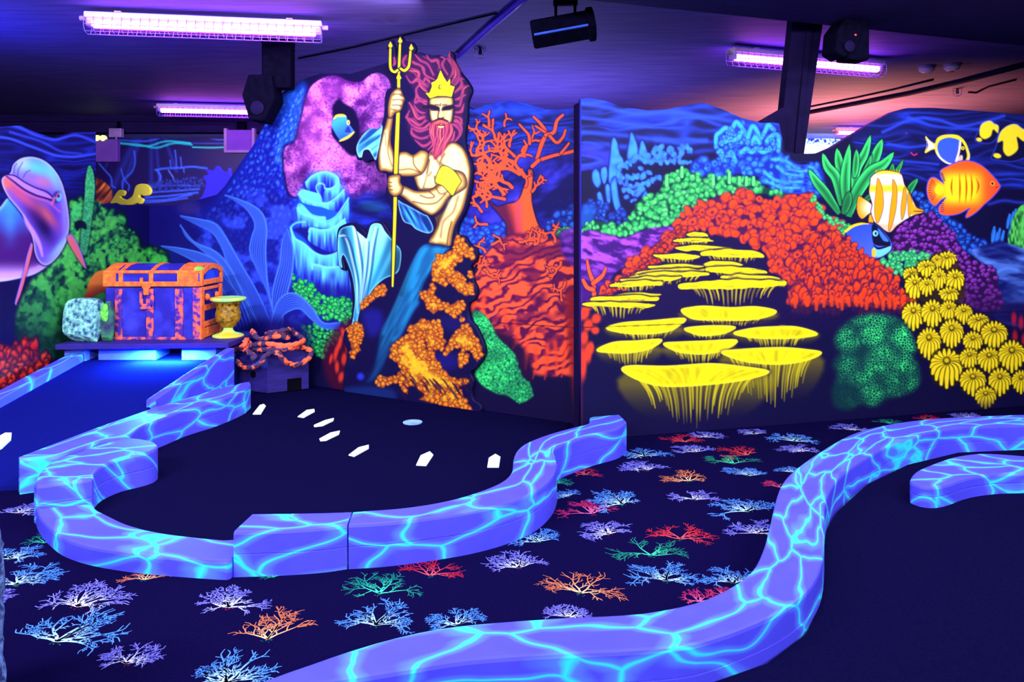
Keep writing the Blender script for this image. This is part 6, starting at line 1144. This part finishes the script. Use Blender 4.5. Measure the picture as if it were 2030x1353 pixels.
# ------------------------------------------------------------------ things on the ceiling
MK = M['black']
def speaker(loc, rz, tilt, label, s=1., led=False, ztop=None):
    t = empty('moving_head_lamp', loc, rz, label, 'stage lamp')
    top = (ztop or CEIL)-loc[2]
    MB().box((.12*s, 0, top-.03), (.24*s, .16*s, .06)).prism([(.0, -.08), (.24*s, -.08), (.24*s, .08), (0, .08)], top-.40*s, top-.05).build('mount', MK, t, bevel=.02)
    R = Matrix.Rotation(tilt, 3, 'Y')
    MB().add([R @ Vector(q) for q in [(-.11*s, -.12*s, .17*s), (.08*s, -.12*s, .19*s), (.13*s, -.12*s, 0), (.06*s, -.12*s, -.19*s), (-.06*s, -.12*s, -.19*s), (-.14*s, -.12*s, 0)]]+[R @ Vector(q) for q in [(-.11*s, .12*s, .17*s), (.08*s, .12*s, .19*s), (.13*s, .12*s, 0), (.06*s, .12*s, -.19*s), (-.06*s, .12*s, -.19*s), (-.14*s, .12*s, 0)]], [(0, 1, 2, 3, 4, 5), (11, 10, 9, 8, 7, 6)]+[(i, 6+i, 6+(i+1) % 6, (i+1) % 6) for i in range(6)]).build('lamp_head', MK, t, bevel=.015)
    MB().tube([(.10*s, 0, .1*s), (.13*s, 0, top-.38*s)], .02*s, 8).build('yoke', MK, t)
    MB().lathe([(.0, 0), (.05*s, 0), (.055*s, .015), (.03*s, .02)], 20, (0, 0, 0)).build('lens', M['dark'], t).matrix_local = Matrix.Translation((-.01*s, -.125*s, -.09*s)) @ Matrix.Rotation(math.pi/2, 4, 'X')
    if led: MB().box((.05, -.126*s, .02), (.012, .004, .012)).build('indicator', glow_mat('red_led', (1, .02, .03), 4), t)
    return t
speaker(P3(523, 197, 7.2), 0, .12, 'black moving head lamp hanging beside the pink rock of the mural', 1.16)
speaker(P3(1668, 80, 5.75), .2, .5, 'black stage lamp on the beam above the smoke detectors, red light lit', .78, True, 3.1)
c = P3(1117, 58, 5.9); t = empty('flood_lamp', c, -.08, 'long black flood lamp tilted under the ceiling above the mural corner', 'stage lamp')
R = Matrix.Rotation(-.16, 3, 'Y') @ Matrix.Rotation(-.45, 3, 'X')
MB().box((0, 0, 0), (.50, .17, .165), R).box(R @ Vector((0, .02, .095)), (.42, .1, .035), R).build('housing', MK, t, bevel=.02)
M['blue_edge'] = mat('blue_glass_edge', (70, 110, 250), None, 6, .2, .5)
MB().box(R @ Vector((-.01, -.088, -.075)), (.44, .01, .014), R).build('lens', M['blue_edge'], t)
MB().box(R @ Vector((.215, 0, 0)), (.06, .2, .19), R).build('end_cap', MK, t, bevel=.015)
tt = CEIL-c[2]; MB().tube([(-.06, .02, tt), (-.06, .02, .07)], .012, 6).tube([(.09, .02, tt-.03), (.09, .02, .1)], .012, 6).box((.015, .02, tt-.02), (.19, .05, .03)).build('yoke', MK, t)
M['pipe'] = mat('conduit_paint', (74, 54, 225), (64, 46, 205), 8, .4, .3); M['glassy'] = mat('pale_cage_wire', (120, 100, 190), None, 8, .4, .4)
def cz(px, py, z=CEIL-.03): d = (z-EYE)*FPX/(HY-py); return Vector(P3(px, py, d))
def pipe(pts, r, label, m=None):
    P = [cz(x, y, CEIL-r-.002) for x, y in pts]; c = P[0]
    return thing(MB().tube(P, r, 10), 'conduit_pipe', m or M['pipe'], c, label, 'pipe', smooth=True)
pipe([(1060, -22), (1020, 14), (975, 52), (930, 92), (908, 112)], .028, 'violet conduit pipe running down the ceiling behind the merman\'s hair')
pipe([(592, 116), (700, 94), (850, 58), (985, 26)], .008, 'thin dark cable crossing the ceiling above the pink rock', MK)
pipe([(1590, 226), (1700, 205), (1800, 186), (1900, 163), (2040, 126)], .03, 'thick dark pipe rising to the right under the smoke detectors', M['dark'])
pipe([(1600, 213), (1700, 193), (1770, 178), (1850, 158)], .012, 'thin dark pipe running just above the thick pipe', M['dark'])
pipe([(1920, 183), (1935, 184), (1960, 172), (2014, 158)], .012, 'thin bent dark pipe leading to the white junction box', M['dark'])
c = cz(2024, 158, CEIL-.06); thing(MB().box((0, 0, 0), (.16, .16, .12)).box((0, 0, -.062), (.13, .13, .012)), 'junction_box', M['white'], c, 'white junction box on the ceiling at the right edge', 'box', bevel=.01).location = c
for px, py, lab in ((952, 100, 'small pale wire cage under the violet conduit pipe'), (1898, 181, 'small pale wire cage below the thick dark pipe')):
    p = cz(px, py-6, CEIL); t = empty('sprinkler_guard', p, 0, lab, 'sprinkler', 'caged sprinklers'); g = MB(); s = .055
    for k in range(6):
        a = k*math.pi/3; g.tube([(s*math.cos(a), s*math.sin(a), -.005), (s*.95*math.cos(a), s*.95*math.sin(a), -.07), (s*.5*math.cos(a), s*.5*math.sin(a), -.10)], .003, 5)
    for r, z in ((s, -.02), (s*.5, -.10)): g.tube([(r*math.cos(a), r*math.sin(a), z) for a in np.linspace(0, 2*math.pi, 17)], .003, 5, caps=False)
    g.build('cage', M['glassy'], t); MB().lathe([(.012, -.07), (.02, -.065), (.012, -.02), (.02, 0)], 10).build('sprinkler_head', M['dark'], t)
for px, py, lab in ((1837, 140, 'white domed smoke detector nearer the tube light'), (1887, 136, 'white domed smoke detector nearer the right edge, red underneath')):
    p = cz(px, py-8, CEIL); t = empty('smoke_detector', p, 0, lab, 'smoke detector', 'domed smoke detectors')
    MB().lathe([(.085, -.02), (.09, -.012), (.09, 0)], 28).build('base', M['white'], t, smooth=False)
    MB().lathe([(.028, -.075), (.05, -.068), (.074, -.045), (.082, -.02)], 28).build('dome', M['house'], t, smooth=True)
    if px > 1850: MB().lathe([(.02, -.08), (.026, -.076), (.026, -.07)], 16).build('indicator', mat('red_ring', (190, 40, 50)), t)
# emergency lamp, screen under the far beam
c = P3(214, 299, 11.85); t = empty('emergency_light', c, 0, 'lilac emergency light box with twin yellow green lamps under the far beam', 'emergency light'); t.scale = (1.32,)*3
MB().box((0, 0, 0), (.26, .08, .27)).build('case', M['lilac'], t, bevel=.01)
ye = glow_mat('yellow_green_led', (.7, 1, .15), 3)
for s in (-.11, -.04): MB().lathe([(.0, 0), (.03, .004), (.036, .014), (.036, .04)], 16).build('lamp', ye, t).matrix_local = Matrix.Translation((s, -.05, .145)) @ Matrix.Rotation(-math.pi/2, 4, 'X')
MB().box((.10, 0, .21), (.145, .07, .105)).tube([(.1, 0, .13), (.1, 0, .2)], .012, 8).build('lamp_head', M['clip'], t, bevel=.012)
MB().box((.1, .05, .29), (.03, .03, .12)).build('bracket', M['black'], t)
c = P3(476, 279, 11.85); t = empty('wall_screen', c, 0, 'blank lilac screen in a pale frame hung below the far beam', 'screen'); t.scale = (1.32,)*3
MB().box((0, .01, 0), (.30, .05, .25)).build('panel', M['lilac'], t)
for bx in (((0, 0, -.13), (.36, .08, .035)), ((-.165, 0, .01), (.035, .08, .27)), ((.165, 0, .01), (.035, .08, .27))): MB().box(*bx).build('frame', M['white'], t, bevel=.008)
MB().box((0, .05, .15), (.1, .05, .16)).build('bracket', M['black'], t)
# ------------------------------------------------------------------ chest platform
M['board'] = mat('violet_board', (46, 34, 130), (38, 28, 112), 6, .6, .2, stretch=(1, 6, 6)); M['block'] = mat('pale_block', (96, 120, 235), (84, 104, 220), 8, .6, .2)
thing(MB().prism([(-4.0, 6.62), (-2.52, 6.72), (-2.5, 7.45), (-4.0, 7.45)], .45, .497), 'display_board', M['board'], (-3.2, 7.1, .45), 'violet board the treasure chest stands on above the ramp', 'board', bevel=.006)
for (x0, x1, y0, y1), lab in (((-3.72, -3.2, 6.8, 7.15), 'wide pale blue block under the board, left of the glow'), ((-2.97, -2.66, 6.8, 7.1), 'pale cyan block under the board, right of the glow'), ((-3.99, -3.80, 6.74, 7.2), 'narrow blue block under the rock end of the board')):
    thing(MB().prism([(x0, y0), (x1, y0), (x1-.03, y1), (x0, y1)], .325, .45), 'support_block', M['block'], ((x0+x1)/2, (y0+y1)/2, .325), lab, 'block', 'blocks under the chest board', bevel=.006)
t = thing(MB().box((-3.06, 6.86, .443), (.2, .05, .012)), 'strip_lamp', glow_mat('cyan_strip', (.1, .55, 1), 6), (-3.06, 6.86, .443), 'small glowing blue lamp strip tucked under the chest board', 'lamp')
area('strip_lamp_light', (-3.08, 6.70, .44), (math.radians(-12), 0, 0), .5, .04, 110, (.05, .46, 1))
# ------------------------------------------------------------------ treasure chest
X0, X1, Y0, Y1, Z0, ZL = -3.726, -2.843, 6.9, 7.4, .497, .975
M['wood'] = mat('indigo_leather', (34, 30, 148), (58, 62, 205), 7, .7, .2, lo=.45, hi=.75, detail=6, bump=.15); M['iron'] = mat('worn_orange_iron', (255, 128, 44), (240, 92, 50), 22, .6, .2, lo=.4, hi=.62, bump=.4)
M['rust'] = mat('rubbed_orange_iron', (238, 104, 66), (66, 36, 140), 16, .6, .2, lo=.40, hi=.55, detail=6, bump=.4); M['moss'] = mat('moss_and_highlight_green', (140, 255, 90), (60, 180, 60), 30, .8, .1, bump=.6)
ch = empty('treasure_chest', ((X0+X1)/2, (Y0+Y1)/2, Z0), 0, 'closed indigo treasure chest with worn orange straps on the raised board', 'chest'); off = tuple(ch.location)
MB().box(((X0+X1)/2, (Y0+Y1)/2, (Z0+ZL)/2), (X1-X0-.02, Y1-Y0-.02, ZL-Z0)).build('body', M['wood'], ch, off, bevel=.012)
LP = [(Y0, ZL+.012), (Y0, 1.105), (Y0+.04, 1.13), (Y0+.14, 1.168), (Y0+.25, 1.182), (Y0+.36, 1.168), (Y1-.04, 1.13), (Y1, 1.10), (Y1, ZL+.012)]
def lid(mb, x0, x1, g=0.0):
    cy, cz_ = (Y0+Y1)/2, 1.05; Q = [(cy+(y-cy)*(1+g/.25), cz_+(z-cz_)*(1+g/.13)) for y, z in LP]; n = len(Q)
    return mb.add([(x0, y, z) for y, z in Q]+[(x1, y, z) for y, z in Q], [tuple(range(n))[::-1], tuple(range(n, 2*n))]+[(i, (i+1) % n, n+(i+1) % n, n+i) for i in range(n)])
ld = lid(MB(), X0+.005, X1-.005).build('lid', M['wood'], ch, off, bevel=.008)
PXX = lambda px: (px-CX)/FPX*Y0
for a_, b_, nm in ((205, 230, 'corner_plate'), (357, 393, 'corner_plate')):
    lid(MB(), PXX(a_), PXX(b_), .006).build(nm, M['iron'], ld, off)
for a_, b_ in ((236, 244), (296, 304), (352, 358)): lid(MB(), PXX(a_), PXX(b_), .009).build('strap', M['iron'], ld, off)
MB().box(((X0+X1)/2, Y0-.004, ZL+.03), (X1-X0, .02, .045)).build('lower_band', M['iron'], ld, off, bevel=.006)
MB().box(((X0+X1)/2, Y0+.012, 1.115), (X1-X0, .045, .028)).build('upper_band', M['iron'], ld, off, bevel=.008)
for y in (Y0+.02, Y1-.02): MB().box((X1+.005, y, 1.06), (.025, .045, .15)).build('end_post', M['iron'], ld, off, bevel=.006)
MB().box((X1+.004, (Y0+Y1)/2, ZL+.04), (.024, Y1-Y0, .05)).build('end_rail', M['iron'], ld, off, bevel=.006)
e = MB()
for i in range(3, 7):
    (ya, za), (yb, zb) = LP[i-1], LP[i]; e.add([(X1-.005, ya, za-.045), (X1+.018, ya, za-.045), (X1+.018, ya, za+.004), (X1-.005, ya, za+.004), (X1-.005, yb, zb-.045), (X1+.018, yb, zb-.045), (X1+.018, yb, zb+.004), (X1-.005, yb, zb+.004)], [(0, 1, 2, 3), (7, 6, 5, 4), (0, 4, 5, 1), (1, 5, 6, 2), (2, 6, 7, 3), (3, 7, 4, 0)])
e.build('end_arch', M['iron'], ld, off)
MB().box((X1+.003, Y0+.26, 1.08), (.012, .30, .09)).build('end_panel', mat('blue_panel', (40, 80, 235), (30, 50, 190), 8), ld, off, bevel=.01)
for a_, b_, m_ in ((228, 242, 'rust'), (290, 304, 'rust'), (347, 363, 'rust'), (207, 213, 'rust')):
    MB().box(((PXX(a_)+PXX(b_))/2, Y0+.003, (Z0+ZL)/2-.005), (PXX(b_)-PXX(a_), .022, ZL-Z0-(.02 if a_ != 207 else .36))).build('strap', M[m_], ch, off, bevel=.006)
MB().box((X1-.03, Y0+.003, (Z0+ZL)/2), (.075, .024, ZL-Z0)).build('corner_post', M['rust'], ch, off, bevel=.006)
MB().box((X1+.003, Y0+.03, (Z0+ZL)/2), (.022, .075, ZL-Z0)).build('corner_post', M['iron'], ch, off, bevel=.006)
MB().box((X1+.003, Y1-.03, (Z0+ZL)/2), (.022, .06, ZL-Z0)).build('corner_post', M['iron'], ch, off, bevel=.006)
for z, h in ((Z0+.05, .09), (Z0+.13, .05), (Z0+.28, .055), (ZL-.02, .03)): MB().box((X1+.001, (Y0+Y1)/2, z), (.02, Y1-Y0-.02, h)).build('end_slat', M['iron'], ch, off, bevel=.006)
MB().box(((X0+X1)/2, Y0+.003, Z0+.012), (X1-X0-.03, .018, .024)).build('bottom_band', M['rust'], ch, off, bevel=.004)
for y in (Y0+.13, Y0+.36): MB().lathe([(.0, .03), (.02, .026), (.032, .012), (.034, 0)], 16).build('stud', M['iron'], ch).matrix_local = Matrix.Translation((X1+.004-off[0], y-off[1], ZL-.10-off[2])) @ Matrix.Rotation(math.pi/2, 4, 'Y')
xm = PXX(292)
hp = MB().box((xm, Y0-.02, ZL+.02), (.075, .02, .06)).box((xm, Y0-.022, ZL-.03), (.05, .02, .08))
for s in (-.045, .045): hp.box((xm+s, Y0-.018, ZL+.06), (.03, .018, .06))
hp.build('hasp', M['iron'], ch, off, bevel=.008)
MB().box((xm-.05, Y0-.008, ZL-.11), (.03, .022, .15)).box((xm+.05, Y0-.008, ZL-.11), (.03, .022, .15)).box((xm, Y0-.008, ZL-.175), (.12, .022, .05)).build('lock_plate', M['rust'], ch, off, bevel=.008)
MB().box((X1-.03, Y0+.05, 1.135), (.07, .09, .05)).build('green_highlight', M['moss'], ch, off, bevel=.02)  # block coloured green to imitate a highlight on the lid corner
# rock beside the chest
def rocky(c, r, seed, sq=1.0):
    bm = bmesh.new(); bmesh.ops.create_icosphere(bm, subdivisions=5, radius=1); rs = np.random.RandomState(seed); K = [(Vector(rs.normal(size=3)).normalized(), rs.uniform(.72, .95)) for _ in range(14)]
    for v in bm.verts:
        p = v.co.copy(); p = Vector([math.copysign(abs(q)**sq, q) for q in p])*(.92 if sq < 1 else 1)
        for d, h in K:
            q = p.dot(d)
            if q > h: p -= d*(q-h)*.9
        p *= 1+.02*math.sin(p.x*23+seed)*math.sin(p.y*19)*math.sin(p.z*21)
        v.co = Vector((c[0]+p.x*r[0], c[1]+p.y*r[1], c[2]+p.z*r[2]))
    mb = MB().add([v.co[:] for v in bm.verts], [[v.index for v in f.verts] for f in bm.faces]); bm.free(); return mb
def rock_mat(nm, a, b, sc):
    return mat(nm, a, b, sc, .8, .15, lo=.35, hi=.7, detail=8, bump=.9)
M['stone'] = rock_mat('mint_stone', (40, 76, 120), (160, 248, 222), 26); M['stone2'] = rock_mat('shadow_stone', (50, 40, 90), (60, 150, 90), 10)
t = empty('rock', (-3.76, 6.79, .497), 0, 'pale mint green rough rock standing left of the treasure chest', 'rock'); off = tuple(t.location)
def sit(mb, z): mb.v = [(x, y, max(z, q)) for x, y, q in mb.v]; return mb
sit(rocky((-3.84, 6.79, .68), (.185, .10, .225), 8, .5), .498).build('stone', M['stone'], t, off)
sit(rocky((-3.63, 6.81, .66), (.055, .06, .215), 9, .5), .498).build('stone', M['stone2'], t, off)
ms = rocky((-3.63, 6.745, .76), (.035, .03, .085), 5); ms.v += []; ms.build('moss', M['moss'], t, off, smooth=True)
# urn
M['gold'] = mat('tarnished_gold', (186, 140, 26), (92, 66, 20), 26, .45, .3, detail=6, bump=.6); M['goldrim'] = mat('gold_green_rim_light', (150, 255, 120), (222, 190, 50), 5, .4, .3, lo=.42, hi=.58)  # green tint is rim light painted into the gold of rim and foot
ux, uy = -2.652, 7.07
t = empty('urn', (ux, uy, .497), 0, 'gold urn with embossed bowl beside the treasure chest', 'urn'); t.scale = (.94, .94, 1)
em = lambda a, z, r: .006*math.sin(a*10)*math.sin(z*80)+.004*math.sin(a*23+z*60)
MB().lathe([(.0, .09), (.045, .09), (.06, .10), (.075, .115), (.108, .15), (.119, .19), (.117, .23), (.106, .27), (.112, .31), (.13, .335), (.12, .34), (.09, .25), (0, .22)], 64, (0, 0, 0), em).build('bowl', M['gold'], t, smooth=True)
MB().lathe([(.12, .333), (.15, .336), (.168, .345), (.172, .358), (.166, .370), (.14, .374), (.115, .368)], 48).build('rim', M['goldrim'], t, smooth=True)
MB().lathe([(.0, 0), (.142, 0), (.15, .008), (.148, .02), (.12, .03), (.07, .045), (.048, .065), (.045, .09), (0, .095)], 48).build('foot', M['goldrim'], t, smooth=True)
MB().tube([(.105*math.cos(a0)+.02, -.10, .22+.04*math.sin(a0)) if 0 else (.075+.028*math.cos(a0), -.085+.0*a0, .235+.028*math.sin(a0)) for a0 in np.linspace(0, 5.4, 20)], .009, 8).build('scroll', M['gold'], t, smooth=True)
# ------------------------------------------------------------------ crate and rope
M['crate'] = mat('dull_indigo_wood', (40, 30, 120), (34, 24, 100), 5, .7, .2, stretch=(1, 1, 6)); M['hole'] = mat('black_recess', (6, 5, 20), None, 5, .9, .05)
K = [(-2.226, 6.9), (-1.905, 7.10), (-2.08, 7.27), (-2.45, 7.42), (-2.69, 7.2), (-2.70, 7.14)]
t = empty('crate', (-2.3, 7.15, 0), 0, 'dull indigo crate with a round hole, carrying the rope', 'crate'); off = tuple(t.location)
MB().prism(K, .006, .375).build('box', M['crate'], t, off, bevel=.006)
u1 = Vector((-2.70+2.226, 7.14-6.9, 0)).normalized(); n1 = Vector((u1.y, -u1.x, 0)); n1 = n1 if n1.y < 0 else -n1
cpt = Vector((-2.226, 6.9, .165))+u1*.18; MB().tube([cpt+n1*-.01, cpt+n1*.004], .034, 20).build('round_hole', M['hole'], t, off)
u2 = Vector((.321, .20, 0)).normalized(); n2 = Vector((u2.y, -u2.x, 0)); cp = Vector((-2.226, 6.9, .064))+u2*.24
MB().box(cp+n2*.0, (.13, .012, .11), Matrix((u2, -n2, Vector((0, 0, 1)))).transposed()).build('notch', M['hole'], t, off)
M['rope'] = mat('orange_daubed_rope', (66, 46, 84), (255, 104, 66), 11, .8, .1, lo=.49, hi=.54, detail=3, bump=.2)
def rope():
    pts = []
    def e(px, py, d): pts.append(P3(px, py, d))
    for px, py, d in [(500, 656, 7.05), (504, 664, 7.0), (512, 672, 6.98), (524, 672, 6.97), (540, 668, 6.97), (560, 668, 6.98), (570, 670, 7.02), (568, 664, 7.15), (550, 660, 7.2), (534, 660, 7.15), (530, 664, 7.05), (545, 660, 6.98), (565, 655, 7.0), (576, 654, 7.08), (585, 662, 7.12), (598, 670, 7.1), (600, 677, 7.02), (585, 683, 6.9), (565, 686, 6.87), (545, 684, 6.86), (525, 682, 6.88), (505, 684, 6.92), (488, 690, 6.98), (478, 690, 6.96), (485, 684, 6.93), (486, 677, 6.98), (490, 674, 7.05), (494, 680, 7.05), (500, 690, 6.98), (520, 694, 6.88), (545, 694, 6.82), (570, 692, 6.86), (588, 688, 6.95), (602, 690, 7.05), (615, 696, 7.07), (616, 704, 7.05), (608, 714, 7.0), (592, 723, 6.92), (575, 722, 6.86), (562, 714, 6.80), (555, 704, 6.78), (548, 700, 6.80), (536, 700, 6.82), (526, 706, 6.80), (519, 716, 6.80), (508, 726, 6.82), (494, 730, 6.88), (482, 728, 6.93), (472, 720, 6.98), (464, 708, 7.02), (462, 698, 7.05), (470, 692, 7.02), (486, 694, 6.95), (498, 702, 6.88), (506, 708, 6.85), (498, 712, 6.84)]: e(px, py, d)
    Q = crv(np.array(pts), False, 12)
    mb = MB().tube([tuple(q) for q in Q], .0225, 12, True, 3, 85)
    return thing(mb, 'rope', M['rope'], tuple(Q.mean(0)), 'thick coiled rope with orange daubs draped over the indigo crate', 'rope', smooth=True)
rope()
# ------------------------------------------------------------------ rock pillar at the near left
M['pillar'] = rock_mat('blue_rock', (24, 30, 90), (120, 160, 225), 30)
pl_ = MB(); rs = np.random.RandomState(3); n, m = 40, 30; V = []
for j in range(m+1):
    z = 0+.62*j/m
    for k in range(n):
        a = 2*math.pi*k/n; r = .215-.045*j/m+.012*math.sin(5*a+z*9)+.010*rs.uniform(-1, 1); V.append((-1.768+r*math.cos(a), 2.28+r*math.sin(a), z))
pl_.add(V, [(i*n+k, i*n+(k+1) % n, (i+1)*n+(k+1) % n, (i+1)*n+k) for i in range(m) for k in range(n)]+[tuple(range(m*n, m*n+n))])
thing(pl_, 'rock_post', M['pillar'], (-1.768, 2.28, 0), 'rough blue rock post cut off by the left edge in the foreground', 'rock', smooth=True)
